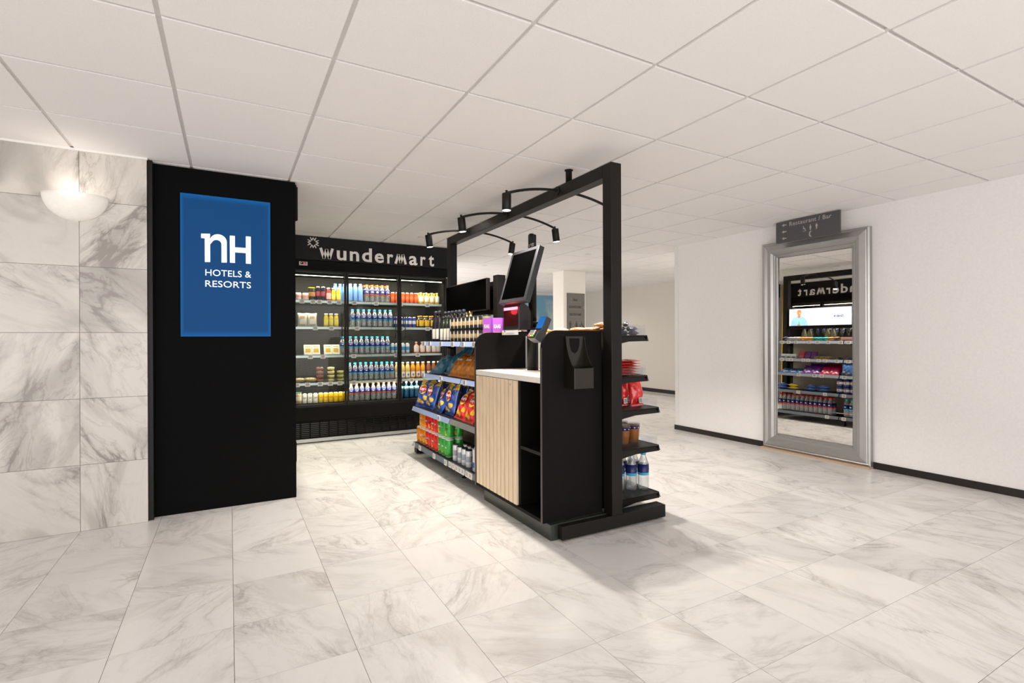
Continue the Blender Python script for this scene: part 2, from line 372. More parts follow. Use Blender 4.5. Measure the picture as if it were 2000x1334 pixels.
def wheel_icon(cx, z, h, d0, d1, mb, plane='xz', fl=1):
    r = h*.28; wd = h*.08
    mb.stroke([(cx+fl*(-.04*h)+r*cos(radians(a)), z+r+r*sin(radians(a))) for a in range(-230 if fl > 0 else -310, 31 if fl > 0 else -49, 26)], wd, d0, d1, plane)
    mb.stroke([(cx-fl*.1*h, z+h*.8), (cx-fl*.07*h, z+h*.42), (cx+fl*.16*h, z+h*.42), (cx+fl*.3*h, z+h*.1), (cx+fl*.4*h, z+h*.14)], wd, d0, d1, plane)
    mb.stroke([(cx-fl*.08*h, z+h*.62), (cx+fl*.12*h, z+h*.62)], wd, d0, d1, plane)
    q = h*.08; mb.prism([(cx-fl*.1*h+q*cos(a*pi/4), z+h*.92+q*sin(a*pi/4)) for a in range(8)], d0, d1, plane)
    return mb
person_icon(5.055, 1.32, .13, 7.081, 7.085, False, MB()).obj('symbol', M_EMB, pl); person_icon(5.185, 1.32, .13, 7.081, 7.085, True, MB()).obj('symbol', M_EMB, pl)
wheel_icon(5.30, 1.33, .12, 7.081, 7.085, MB()).obj('symbol', M_EMB, pl)
# sky mural on the back wall
def mural():
    m = bpy.data.materials.new('sky_mural_print'); m.use_nodes = True; nt = m.node_tree; b = nt.nodes['Principled BSDF']; b.inputs['Roughness'].default_value = .6
    tc = nt.nodes.new('ShaderNodeTexCoord'); n = nt.nodes.new('ShaderNodeTexNoise'); n.inputs['Scale'].default_value = 1.1; n.inputs['Detail'].default_value = 4; n.inputs['Distortion'].default_value = .6
    r = nt.nodes.new('ShaderNodeValToRGB'); e = r.color_ramp.elements
    e[0].position = .40; e[0].color = (.18, .38, .55, 1); e[1].position = .60; e[1].color = (.62, .64, .64, 1)
    nt.links.new(tc.outputs['Object'], n.inputs['Vector']); nt.links.new(n.outputs['Fac'], r.inputs[0]); nt.links.new(r.outputs[0], b.inputs['Base Color']); return m
mu = B('sky_mural', mural(), (5.2, 7.5, 10.87, 10.899, .1, 2.24)); tag(mu, 'large blue sky and cloud mural on the distant back wall', 'mural')

# ---------------------------------------------------------------- wall light
sc = empty('wall_lamp', (-.805, 3.955, 1.87), 0, 'half-bowl frosted glass wall lamp on the marble wall', 'lamp')
def bowl(r0, zt, t, n=24, k=9):
    v = []; f = []
    for j in range(k+1):
        a = (pi/2)*j/k; rr = r0*sin(a); zz = .155*(1-cos(a))
        for i in range(n+1):
            b = pi*i/n; v.append((rr*cos(b), -rr*.62*sin(b), zz))
    for j in range(k):
        for i in range(n): f.append((j*(n+1)+i, j*(n+1)+i+1, (j+1)*(n+1)+i+1, (j+1)*(n+1)+i))
    return v, f
mb = MB(); v, f = bowl(.16, .155, .004); mb.add(v, f, 0, True)
o = mb.obj('glass_bowl', mat('frosted_glass_lit', (.80, .77, .72), .4, emit=.12, ecol=(1, .94, .86)), sc); so = o.modifiers.new('s', 'SOLIDIFY'); so.thickness = .005
B('wall_bracket', M_WHITE, (-.04, .04, -.03, -.001, .06, .14), sc)
mb = MB(); mb.lathe([(.001, .07), (.025, .075), (.03, .11), (.02, .14), (.001, .145)], 12, (0, -.045)); mb.obj('bulb', mat('bulb_lit', (1, .95, .9), .4, emit=1.3, ecol=(1, .92, .8)), sc)
light('POINT', 'wall_lamp_light', (-.805, 3.86, 2.06), .55, (1, .92, .82), .05)

# ---------------------------------------------------------------- downlight housings
for i, (x, y, wd) in enumerate(DOWN):
    d = empty('recessed_downlight', (x, y, HC), 0, 'small round recessed ceiling spotlight '+wd, 'downlight', 'recessed ceiling spotlights')
    MB().lathe([(.028, 0), (.04, -.001), (.042, -.004), (.028, -.004)], 18).obj('trim_ring', M_WHITE, d)
    MB().lathe([(.0001, -.0015), (.027, -.002)], 18).obj('lens', mat('downlight_lens', (1, .95, .85), .4, emit=8, ecol=(1, .94, .84)), d)

# ---------------------------------------------------------------- black end panel with lit poster
pn = empty('black_end_panel', (-.01, 4.03, 0), 0, 'tall matt black end panel beside the marble wall with lit blue sign', 'panel')
B('board', M_PANEL, (-.44, .435, 0, .045, .0, HC-.004), pn, .002)
B('edge_post', M_BLACK, (-.448, -.418, -.055, 0, .0, HC-.002), pn, .002)
B('header_end', M_BLACKM, (.436, .452, -.0, .045, 2.03, 2.27), pn)
def litblue():
    m = bpy.data.materials.new('backlit_blue'); m.use_nodes = True; nt = m.node_tree; b = nt.nodes['Principled BSDF']
    b.inputs['Base Color'].default_value = (.002, .02, .06, 1); b.inputs['Roughness'].default_value = .5; b.inputs['Specular IOR Level'].default_value = .12
    tc = nt.nodes.new('ShaderNodeTexCoord'); s = nt.nodes.new('ShaderNodeSeparateXYZ'); nt.links.new(tc.outputs['Generated'], s.inputs[0])
    def edge(sock):
        a = nt.nodes.new('ShaderNodeMath'); a.operation = 'SUBTRACT'; a.inputs[1].default_value = .5; nt.links.new(sock, a.inputs[0])
        c = nt.nodes.new('ShaderNodeMath'); c.operation = 'ABSOLUTE'; nt.links.new(a.outputs[0], c.inputs[0]); return c.outputs[0]
    mxx = nt.nodes.new('ShaderNodeMath'); mxx.operation = 'MULTIPLY_ADD'; mxx.inputs[1].default_value = 1; mxx.inputs[2].default_value = 0
    ex = edge(s.outputs[0]); ez = edge(s.outputs[2]); nt.links.new(ex, mxx.inputs[0])
    mm = nt.nodes.new('ShaderNodeMath'); mm.operation = 'MAXIMUM'; nt.links.new(mxx.outputs[0], mm.inputs[0]); nt.links.new(ez, mm.inputs[1])
    r = nt.nodes.new('ShaderNodeValToRGB'); e = r.color_ramp.elements; e[0].position = .46; e[0].color = (.0008, .045, .150, 1); e[1].position = .5; e[1].color = (.002, .10, .33, 1)
    nt.links.new(mm.outputs[0], r.inputs[0]); nt.links.new(r.outputs[0], b.inputs['Emission Color']); b.inputs['Emission Strength'].default_value = .75
    return m
sg = MB().box(-.272, .268, -.012, 0, 1.176, 2.130).obj('light_box', litblue(), pn)
mb = MB(); y0, y1 = -.016, -.012; ox = .01
mb.prism([(-.164+ox, 1.868), (-.112+ox, 1.872), (-.112+ox, 1.681), (-.143+ox, 1.679), (-.143+ox, 1.839), (-.164+ox, 1.839)], y0, y1)
arc = lambda cx, cz, r, a0, a1, n=10: [(cx+r*cos(radians(a0+(a1-a0)*i/n)), cz+r*sin(radians(a0+(a1-a0)*i/n))) for i in range(n+1)]
outer = arc(-.0635+ox, 1.823, .0505, 145, 0); inner = arc(-.0735+ox, 1.806, .0285, 0, 150)
mb.prism(outer+[(-.013+ox, 1.684), (-.045+ox, 1.682)]+inner+[(-.112+ox, 1.80), (-.112+ox, 1.835)], y0, y1)
mb.prism([(.005+ox, 1.871), (.036+ox, 1.871), (.036+ox, 1.793), (.103+ox, 1.793), (.103+ox, 1.875), (.134+ox, 1.875), (.134+ox, 1.685), (.103+ox, 1.685), (.103+ox, 1.758), (.036+ox, 1.758), (.036+ox, 1.685), (.005+ox, 1.685)], y0, y1)
mb.obj('logo', M_LETTERW, sg)
put('lettering', text_mesh('HOTELS &', .062, .0012, 0, 1, .275, 'CENTER', M_LETTERW), sg, loc=(.005, -.0145, 1.588))
put('lettering', text_mesh('RESORTS', .062, .0012, 0, 1, .275, 'CENTER', M_LETTERW), sg, loc=(.005, -.0145, 1.513))

# ---------------------------------------------------------------- refrigerated cabinets
SHZ = [1.60, 1.30, .975, .662]
M_PERF = mat('fridge_back_dark', (.028, .026, .018), .45, metal=.2)
M_GLASS = clear('door_glass', (.975, .985, .975), .018, .01)
def letters_wordmark(parent, x0, z0, wd, y):
    """wundermart: wide bold letters, the m an upturned w"""
    f = wd/1.37
    def W(xa, xb, z, hh, tt, up):
        pts = [(0, 1), (.27, 0), (.5, .90), (.73, 0), (1, 1)]
        if up: pts = [(a, 1-b) for a, b in pts]
        q = tt*.5; w_ = xb-xa-2*q*.9
        MB().stroke([(xa+q*.9+a*w_, z+b*hh) for a, b in pts], tt, y-.004, y).obj('letter', M_LETTER, parent)
    L_ = [('u', .512, .618), ('n', .656, .760), ('d', .794, .908), ('e', .941, 1.049), ('r', 1.090, 1.161), ('a', 1.357, 1.462), ('r', 1.501, 1.568), ('t', 1.608, 1.676)]
    o0 = .325; zb = z0
    W(x0, x0+(.479-o0)*f, zb+.002, .117, .029, False)
    for ch, xa, xb in L_:
        me = text_mesh(ch, .222, .002, .0046, 1, None, 'CENTER', M_LETTER); xs_ = [v.co.x for v in me.vertices]; k = (xb-xa)*f/(max(xs_)-min(xs_))
        o = put('letter', me, parent, loc=(x0+((xa+xb)/2-o0)*f-(max(xs_)+min(xs_))/2*k, y-.002, zb)); o.scale = (k, 1, 1)
    W(x0+(1.178-o0)*f, x0+(1.328-o0)*f, zb-.001, .115, .028, True)
    mb = MB()
    for k in range(4):
        n0 = len(mb.v); mb.stroke([(-.030, .058), (-.015, .024), (0, .056), (.015, .024), (.030, .058)], .0095, y-.004, y)
        mb.xf(Matrix.Rotation(k*pi/2, 4, 'Y'), n0)
        # rotation about y keeps the emblem in its plane
    mb.xf(Matrix.Translation((x0-.065, 0, z0+.169)))
    mb.obj('emblem', M_LETTER, parent)
def fridge(loc, rz, label, W=1.86, full=True):
    """local frame: x along the front, -y the front, doors at y = 0"""
    r = empty('refrigerated_cabinet', loc, rz, label, 'refrigerator')
    MB().box(0, .03, .05, .84, .10, 2.04).box(W-.03, W, .05, .84, .10, 2.04).box(.03, W-.03, .80, .84, .10, 2.04).box(.03, W-.03, .05, .8, 1.93, 2.04).box(.03, W-.03, .05, .8, .10, .37).obj('body', M_BLACKM, r)
    B('back_liner', M_PERF, (.03, W-.03, .76, .80, .40, 1.93), r)
    mb = MB()
    for k in range(14):      # perforation rows
        for zz in (1.50, 1.18, .88, .55): mb.box(.06+k*(W-.1)/14, .06+(k+.7)*(W-.1)/14, .757, .76, zz, zz+.006).box(.06+k*(W-.1)/14, .06+(k+.7)*(W-.1)/14, .757, .76, zz-.03, zz-.024)
    tag(mb.obj('perforation', M_BLACK, r), kind='stuff')
    hd = MB().box(-.01, W+.02, -.01, .30, 2.04, HC-.006).obj('header', M_CHAR, r, .003)
    B('control_band', M_BLACKM, (0, W, 0, .05, 1.932, 2.038), r, .003)
    th = MB().box(.115, .20, -.006, 0, 1.975, 2.015, 0).box(.128, .187, -.008, -.005, 1.985, 2.010, 1).box(.158, .178, -.009, -.007, 1.991, 2.004, 2).box(.135, .140, -.009, -.007, 1.998, 2.002, 3)\
        .obj('thermometer_display', [M_TBAR, M_BLACKG, mat('red_led', (.8, .02, .05), .4, emit=1.6), mat('amber_led', (.8, .5, .05), .4, emit=1)], r)
    MB().box(0, W, -.005, .05, .245, .392).obj('lower_panel', M_BLACKM, r, .006)
    gr = MB().box(0, W, .012, .05, .055, .243).obj('vent_grille', M_BLACKG, r)
    mb = MB(); n = 18
    for k in range(n):
        x0 = .03+k*(W-.06)/n
        mb.box(x0+(W-.06)/n-.014, x0+(W-.06)/n, .0, .012, .06, .24)
        for q in range(8): mb.box(x0, x0+(W-.06)/n-.014, .002, .012, .075+q*.021, .085+q*.021)
    mb.box(0, W, 0, .012, .055, .066).box(0, W, 0, .012, .232, .243); mb.obj('grille_louvre', M_BLACKM, r)
    B('kick_plate', M_STEEL, (0, W, -.004, .03, .012, .05), r)
    for x in (.06, W-.06): MB().lathe([(.02, 0), (.02, .02), (.012, .022), (.012, .1)], 10, (x, .1)).obj('foot', M_BLACK, r)
    dw = W/3
    for k in range(3):
        x0, x1 = k*dw+.004, (k+1)*dw-.004
        d = MB().box(x0, x0+.02, 0, .03, .40, 1.925).box(x1-.02, x1, 0, .03, .40, 1.925).box(x0+.02, x1-.02, 0, .03, 1.905, 1.925).box(x0+.02, x1-.02, 0, .03, .40, .425).obj('door', M_BLACK, r)
        MB().box(x0+.02, x1-.02, .013, .017, .425, 1.905).obj('glass_pane', M_GLASS, d)
        hx = x1-.055 if k != 2 else x0+.055
        MB().tube([(hx, 0, 1.46), (hx, -.03, 1.45), (hx, -.035, 1.40), (hx, -.035, 1.22), (hx, -.03, 1.17), (hx, 0, 1.16)], .006, 8).obj('handle', M_BLACKG, d)
    MB().box(.05, dw-.03, .045, .055, 1.870, 1.875).box(dw+.03, 2*dw-.03, .045, .055, 1.870, 1.875).box(2*dw+.03, W-.06, .045, .055, 1.870, 1.875).obj('light_strip', M_LED, r)
    return r, hd
def fshelf(r, z, W, tags, deck=True):
    if deck: s = MB().box(.035, W-.035, .12, .755, z-.018, z-.002).obj('shelf', mat('fridge_shelf_dark', (.10, .10, .09), .4), r)
    else: s = MB().box(.035, W-.035, .06, .755, z-.03, z-.004).obj('shelf', M_BLACKM, r)
    if deck: MB().box(.037, W*.5-.002, .108, .12, z-.028, z-.001).box(W*.5+.002, W-.037, .108, .12, z-.028, z-.001).obj('label_holder', M_STRIPF, s)
    for x in tags: put('price_tag', TAG, s, loc=(x, .106 if deck else .058, z-.016))
TAG = MB().box(-.027, .027, -.006, 0, -.024, .021, 0).box(-.019, .018, -.0065, -.0059, -.014, .014, 1).mesh('price_tag', [M_TAGW, M_TAGG])
F1X, F1Y = .56, 6.05
f1, h1 = fridge((F1X, F1Y, 0), 0, 'large black glass-door fridge with full shelves behind the shop island')
letters_wordmark(h1, .325, 2.063, 1.37, -.0105)
for z, t in zip(SHZ, ([.155, .27, .34, .45, .555, .73, .985, 1.285, 1.63], [.295, .47, .76, 1.29, 1.63], [.24, .375, .72, 1.23, 1.50], [.10, .21, .345, .455, .56, .72, 1.24, 1.42])):
    fshelf(f1, z, 1.86, t)
fshelf(f1, .42, 1.86, [], False)
f2, h2 = fridge((.43, 4.09, 0), pi/2, 'second black glass-door fridge hidden behind the end panel, seen in the mirror', 1.86)
letters_wordmark(h2, .314, 2.063, 1.37, -.0105)
for z in (1.60, 1.30, .975, .662): fshelf(f2, z, 1.86, [.3, .9, 1.4])
fshelf(f2, .42, 1.86, [], False)
# cabinet lighting: LED rows under the canopy and under the shelves
for (ox_, oy_, rz) in ((F1X, F1Y, 0), (.43, 4.06, pi/2)):
    for z, e in [(1.865, 9), (1.575, 5), (1.275, 5), (.95, 5), (.635, 5)]:
        p = Matrix.Translation((ox_, oy_, 0)) @ Matrix.Rotation(rz, 4, 'Z') @ Vector((.93, .10 if z > 1.8 else .135, z-.004))
        light('AREA', 'cabinet_led', p, e, (1, .93, .74), 1.76, .02, rot=(radians(28), 0, rz))
ys = B('yellow_corner_post', mat('yellow_paint', (.80, .48, .02), .4), (.452, .505, 5.975, 6.03, 0, HC-.01), None, .003)
tag(ys, 'narrow yellow corner post between the two fridges, seen in the mirror', 'post')

# ---------------------------------------------------------------- product kinds (meshes shared by all copies)
KIND = {}
def kind(key, name, root, parts=(), cat='item'):
    KIND[key] = (name, root, parts, cat)
def item(key, loc, label, group, rz=0, rx=0, sc=None):
    name, root, parts, cat = KIND[key]
    o = put(name, root, loc=loc, rot=(rx, 0, rz)); tag(o, label, cat, group)
    if sc: o.scale = sc if isinstance(sc, tuple) else (sc, sc, sc)
    for pn_, me in parts: put(pn_, me, o)
    return o
M_CLEAR = clear('clear_bottle', (.93, .95, .96), .22, .08, .2)
M_WATER = clear('water', (.93, .96, .97), .10, .02)
NAVY = mat('label_navy', (.010, .014, .11), .35); CYAN = mat('label_cyan', (.05, .48, .80), .35); ORNG = mat('label_orange', (.85, .16, .03), .35)
REDL = mat('label_red', (.62, .02, .03), .35); WHL = mat('label_white', (.84, .82, .76), .4); WHLB = mat('label_white_dot', (.75, .78, .85), .4)
def bottle_me(r, h, neck=.013, sh=.70, n=14):
    return [(r*.72, 0), (r*.95, .006), (r, .018), (r*.97, h*.2), (r, h*.34), (r, h*sh-.03), (r*.93, h*sh), (r*.66, h*(sh+.11)), (neck, h*(sh+.2)), (neck, h*.93)]
def water(key, cap, stripe, name='water_bottle'):
    r, h = .0305, .213
    body = MB().lathe(bottle_me(r, h), 12).mesh(name, M_CLEAR)
    cp = MB().lathe([(.0150, h*.915), (.0155, h*.92), (.0155, h*.995), (.013, h)], 12).mesh('cap', cap)
    lb = MB().lathe([(r+.0008, h*.40), (r+.0009, h*.46), (r+.0009, h*.68)], 12, mats=[1, 0, 0]).box(-.010, .010, -r-.0022, -r-.0009, h*.54, h*.585, 2).mesh('label_sleeve', [NAVY, stripe, WHLB])
    kind(key, name, body, (('cap', cp), ('label_sleeve', lb)), 'bottle')
water('w_blue', mat('cap_blue', (.02, .42, .72), .35), CYAN); water('w_orange', mat('cap_orange', (.90, .13, .02), .35), ORNG); water('w_red', mat('cap_red', (.75, .02, .02), .35), REDL)
def drink(key, name, col, capcol, r=.030, h=.20, label=None, lz=(.25, .55), letter=None, opaque=False, neck=.012, sh=.62, patch=True):
    bm_ = mat('opaque_'+key, col, .3) if opaque else liquid('drink_'+key, col)
    body = MB().lathe(bottle_me(r, h, neck, sh), 12).mesh(name, bm_)
    parts = [('cap', MB().lathe([(neck+.003, h*.90), (neck+.003, h*.99), (neck+.001, h)], 12).mesh('cap', mat('cap_'+key, capcol, .4)))]
    if label:
        lm = mat('wrap_'+key, label, .4); mb = MB()
        if patch:
            v = []; f = []
            for j in (0, 1):
                for k in range(7):
                    a = -pi/2+(k-3)*.33; v.append(((r+.001)*cos(a), (r+.001)*sin(a), h*lz[j]))
            for k in range(6): f.append((k, k+1, k+8, k+7))
            mb.add(v, f, 0, True)
        else: mb.lathe([(r+.001, h*lz[0]), (r+.001, h*lz[1])], 12)
        parts.append(('label_sleeve', mb.mesh('label_sleeve', lm)))
    if letter:
        me = text_mesh(letter[0], letter[1], .0006, .001, 1, None, 'CENTER', mat('ink_'+key, letter[2], .4)).copy(); me.transform(Matrix.Translation((0, -r-.003, h*(lz[0]+lz[1])/2-letter[1]*.3)))
        parts.append(('lettering', me))
    kind(key, name, body, tuple(parts), 'bottle')
drink('blue_flask', 'water_bottle', (.16, .33, .66), (.22, .38, .70), .029, .215, opaque=True, sh=.78, neck=.016)
drink('yellow_juice', 'juice_bottle', (.80, .58, .04), (.85, .82, .3), .033, .145, (.84, .80, .72), (.2, .68), sh=.62, neck=.013)
drink('smoothie_y', 'smoothie_bottle', (.80, .60, .03), (.85, .82, .75), .026, .155, (.82, .70, .10), (.15, .55), sh=.72, neck=.017)
drink('smoothie_r', 'smoothie_bottle', (.45, .06, .06), (.85, .82, .75), .028, .155, (.80, .42, .40), (.15, .6), sh=.75, neck=.018)
drink('brown', 'iced_coffee_bottle', (.06, .022, .01), (.80, .45, .03), .033, .15, (.85, .50, .02), (.12, .62), sh=.66, neck=.014)
drink('peach', 'juice_bottle', (.80, .26, .10), (.70, .45, .3), .035, .145, (.86, .80, .74), (.12, .68), sh=.6, neck=.012)
drink('tea_pale', 'iced_tea_bottle', (.80, .62, .22), (.84, .80, .72), .030, .205, (.86, .84, .78), (.10, .42), ('e', .055, (.04, .06, .25)), neck=.016, sh=.72)
drink('tea_orange', 'iced_tea_bottle', (.85, .38, .02), (.84, .80, .72), .030, .205, (.86, .80, .70), (.10, .42), ('e', .055, (.10, .05, .10)), neck=.016, sh=.72)
drink('tea_red', 'iced_tea_bottle', (.35, .10, .03), (.84, .80, .72), .030, .205, (.84, .74, .74), (.10, .42), ('e', .055, (.45, .05, .15)), neck=.016, sh=.72)
drink('sport', 'sports_drink_bottle', (.008, .10, .22), (.80, .85, .86), .029, .205, (.30, .52, .60), (.5, .7), neck=.011, sh=.62, patch=False)
drink('clear_sport', 'sports_drink_bottle', (.62, .66, .80), (.36, .36, .80), .030, .20, (.55, .58, .85), (.42, .75), neck=.014, sh=.62, patch=False)
drink('milk', 'milk_bottle', (.85, .80, .62), (.85, .72, .3), .032, .20, opaque=True)
drink('wine_dark', 'wine_bottle', (.012, .010, .014), (.05, .05, .07), .0375, .295, (.80, .74, .66), (.10, .42), opaque=True, neck=.0135, sh=.62)
drink('wine_green', 'wine_bottle', (.012, .016, .010), (.03, .03, .04), .034, .235, (.82, .76, .64), (.08, .52), opaque=True, neck=.013, sh=.66)
drink('wine_pale', 'wine_bottle', (.55, .50, .30), (.65, .52, .2), .036, .285, (.80, .76, .62), (.12, .42), neck=.0135, sh=.62)
def can(key, name, col, r=.026, h=.135, band=None, bcol=None, letter=None, rim=M_ALU, cat='can', lid=None):
    prof = [(r*.86, 0), (r, .008), (r, h*.33), (r, h*.66), (r, h-.010), (r*.86, h-.002), (r*.84, h)]
    mats_ = [2, 0, 1 if band else 0, 0, 2, 2]
    body = MB().lathe(prof, 14, mats=mats_).mesh(name, [mat('can_'+key, col, .28, metal=.25), mat('band_'+key, bcol or col, .35), rim])
    parts = []
    if lid: parts.append(('lid', MB().lathe([(r+.0006, h-.004), (r+.0006, h+.004), (r*.9, h+.005)], 14).mesh('lid', lid)))
    if letter:
        me = text_mesh(letter[0], letter[1], .0005, .0008, 1, letter[3] if len(letter) > 3 else None, 'CENTER', mat('ink_'+key, letter[2], .4)).copy()
        # lettering wraps around the wall of the can
        for v_ in me.vertices:
            a = -pi/2+v_.co.x/r; rr = r+.0008; v_.co = Vector((rr*cos(a), rr*sin(a), v_.co.z+h*.5))
        parts.append(('lettering', me))
    kind(key, name, body, tuple(parts), cat)
can('red_can', 'drink_can', (.80, .09, .02), .0265, .135, True, (.84, .16, .05)); can('energy', 'energy_drink_can', (.03, .05, .36), .0245, .13, True, (.70, .72, .76))
can('energy2', 'energy_drink_can', (.62, .66, .70), .0245, .13, True, (.04, .26, .55)); can('yellow_can', 'drink_can', (.85, .56, .02), .0275, .12, False, None, ('bubbl', .02, (.5, .25, .0), .034))
can('white_can', 'drink_can', (.80, .78, .70), .0265, .12, False, None, ('LAT', .022, (.08, .08, .08), .032)); can('black_can', 'coffee_can', (.015, .010, .012), .0255, .165, True, (.28, .04, .07))
can('latte_cup', 'coffee_cup', (.52, .36, .20), .033, .13, True, (.75, .68, .55), lid=mat('cup_green', (.05, .22, .12), .4), cat='cup'); can('tub', 'yoghurt_tub', (.80, .72, .66), .036, .085, True, (.72, .30, .28), rim=WHL, cat='tub')
can('dessert', 'yoghurt_cup', (.03, .025, .02), .038, .145, True, (.38, .18, .05), rim=M_BLACK, lid=mat('yellow_lid', (.85, .60, .02), .4), cat='cup')
RIMW = mat('tube_rim', (.80, .77, .72), .35)
for key, col, word in (('tube_orange', (.88, .27, .01), 'CHEESE'), ('tube_red', (.78, .03, .02), 'ORIGINAL'), ('tube_green', (.05, .42, .06), 'SOUR')):
    can(key, 'crisp_tube', col, .0385, .155, False, None, ('Pringles', .022, (.86, .80, .70), .052), rim=RIMW, cat='tube')
for key in ('tube_orange', 'tube_red', 'tube_green'):
    nm, rt, ps, ct = KIND[key]; r = .0392
    mb = MB()
    for (u, z_, s) in ((-.35, .045, .013), (.15, .035, .014), (-.05, .055, .012)):     # golden crisps printed at the foot
        a0 = -pi/2+u; vv = [((r)*cos(a0+s/r*cos(t*pi/4)), (r)*sin(a0+s/r*cos(t*pi/4)), z_+s*.7*sin(t*pi/4)) for t in range(8)]
        mb.add(vv, [tuple(range(8))], 0)
    kind(key, nm, rt, ps+(('crisp_print', mb.mesh('crisp_print', mat('crisp_yellow', (.86, .56, .08), .4))),), ct)
can('deo', 'deodorant_spray', (.80, .80, .80), .026, .135, True, (.35, .38, .45), rim=M_WHITE, lid=mat('deo_cap', (.02, .02, .02), .3)); can('jar', 'nut_jar', (.035, .028, .02), .034, .105, True, (.50, .31, .11), rim=M_BLACK, cat='jar')
nm, rt, ps, ct = KIND['jar']; kind('jar', nm, rt, (('leaf_print', MB().add([(-.006, -.0352, .096), (.006, -.0352, .096), (.016, -.0350, .075), (.012, -.0352, .045), (.004, -.0352, .010), (-.004, -.0352, .010), (-.012, -.0352, .045), (-.016, -.0350, .075)], [tuple(range(8))], 0)
     .mesh('leaf_print', mat('jar_silver', (.86, .85, .82), .3))),), ct)
can('jar_green', 'nut_jar', (.30, .32, .14), .034, .105, True, (.66, .52, .28), rim=M_BLACK, cat='jar')
can('tin', 'snack_tin', (.05, .08, .24), .042, .10, True, (.80, .78, .74), rim=NAVY, cat='tin'); nm, rt, ps, ct = KIND['tin']
kind('tin', nm, rt, (('orange_print', MB().add([(.014*cos(t*pi/5)*(1 if t % 2 else .7), -.0425, .05+.014*sin(t*pi/5)*(1 if t % 2 else .7)) for t in range(10)], [tuple(range(10))], 0).mesh('orange_print', ORNG)),), ct)
# glass/plastic cup of snacks with a star band
M_CARA = liquid('caramel', (.36, .13, .03), .3)
body = MB().lathe([(.033, 0), (.037, .03), (.041, .095), (.0425, .118)], 16).mesh('snack_cup', M_CARA)
mb = MB().lathe([(.0424, .092), (.0436, .112)], 16)
for k in range(9):
    a0 = 2*pi*k/9; mb.add([(.0445*cos(a0+.13*cos(t*pi/5)*(1 if t % 2 else .45)), .0445*sin(a0+.13*cos(t*pi/5)*(1 if t % 2 else .45)), .102+.0058*sin(t*pi/5)*(1 if t % 2 else .45)) for t in range(10)], [tuple(range(10))], 1)
kind('cup', 'snack_cup', body, (('lid', MB().lathe([(.0445, .118), (.046, .122), (.046, .127), (.040, .128)], 16).mesh('lid', clear('clear_lid', (.85, .85, .87), .12))), ('star_band', mb.mesh('star_band', [NAVY, WHL]))), 'cup')
# tubs stacked, boxes, sandwiches
def rbox(w_, d, h, m=0, mb=None): return (mb or MB()).box(-w_/2, w_/2, -d/2, d/2, 0, h, m)
def tubs(key, col):
    body = MB().lathe([(.038, 0), (.043, .034), (.045, .036), (.045, .042), (.03, .044)], 14).mesh('snack_tub', clear('tub_clear', (.93, .93, .92), .08))
    fill = MB().lathe([(.0365, .002), (.041, .033)], 14); fill.lathe([(.036, .0335), (.02, .036), (.001, .0355)], 10)
    kind(key, 'snack_tub', body, (('contents', fill.mesh('contents', mat('fill_'+key, col, .8, bump=1, bscale=60))),), 'tub')
tubs('tub_brown', (.30, .10, .06)); tubs('tub_pale', (.76, .68, .30)); tubs('tub_green', (.46, .44, .14))
kind('boxp', 'snack_box', rbox(.085, .03, .12).mesh('snack_box', mat('box_cream', (.78, .74, .60), .5)), (('window', MB().box(-.028, .028, -.0165, -.0149, .028, .075).mesh('window', mat('box_window', (.55, .36, .06), .4))), ('lettering', MB().box(-.03, .03, -.0165, -.0149, .092, .100).mesh('lettering', mat('box_ink', (.30, .33, .16), .5)))), 'box')
def sandwich():
    mb = MB(); v = []; f = []
    for j in range(7):
        t = j/6; zz = -.035+.07*t; sc_ = (1-(2*t-1)**4*.5)
        for k in range(16):
            a = 2*pi*k/16; v.append((.075*sc_*cos(a), .045*sc_*sin(a), zz*.7+.025))
    for j in range(6):
        for k in range(16): f.append((j*16+k, j*16+(k+1) % 16, (j+1)*16+(k+1) % 16, (j+1)*16+k))
    mb.add(v, f, 0, True).add([v[96+k] for k in range(16)], [tuple(range(16))], 0).add([v[k] for k in range(16)], [tuple(range(15, -1, -1))], 0)
    return mb.mesh('filled_roll', mat('bread', (.66, .46, .20), .7, bump=.6, bscale=40))
kind('roll', 'filled_roll', sandwich(), (('filling', MB().lathe([(.05, .022), (.066, .026), (.05, .032)], 14).mesh('filling', mat('salad', (.30, .40, .10), .6))), ('wrapper', MB().lathe([(.070, .004), (.076, .028), (.062, .052)], 14).mesh('wrapper', clear('film', (.96, .96, .96), .1)))), 'sandwich')
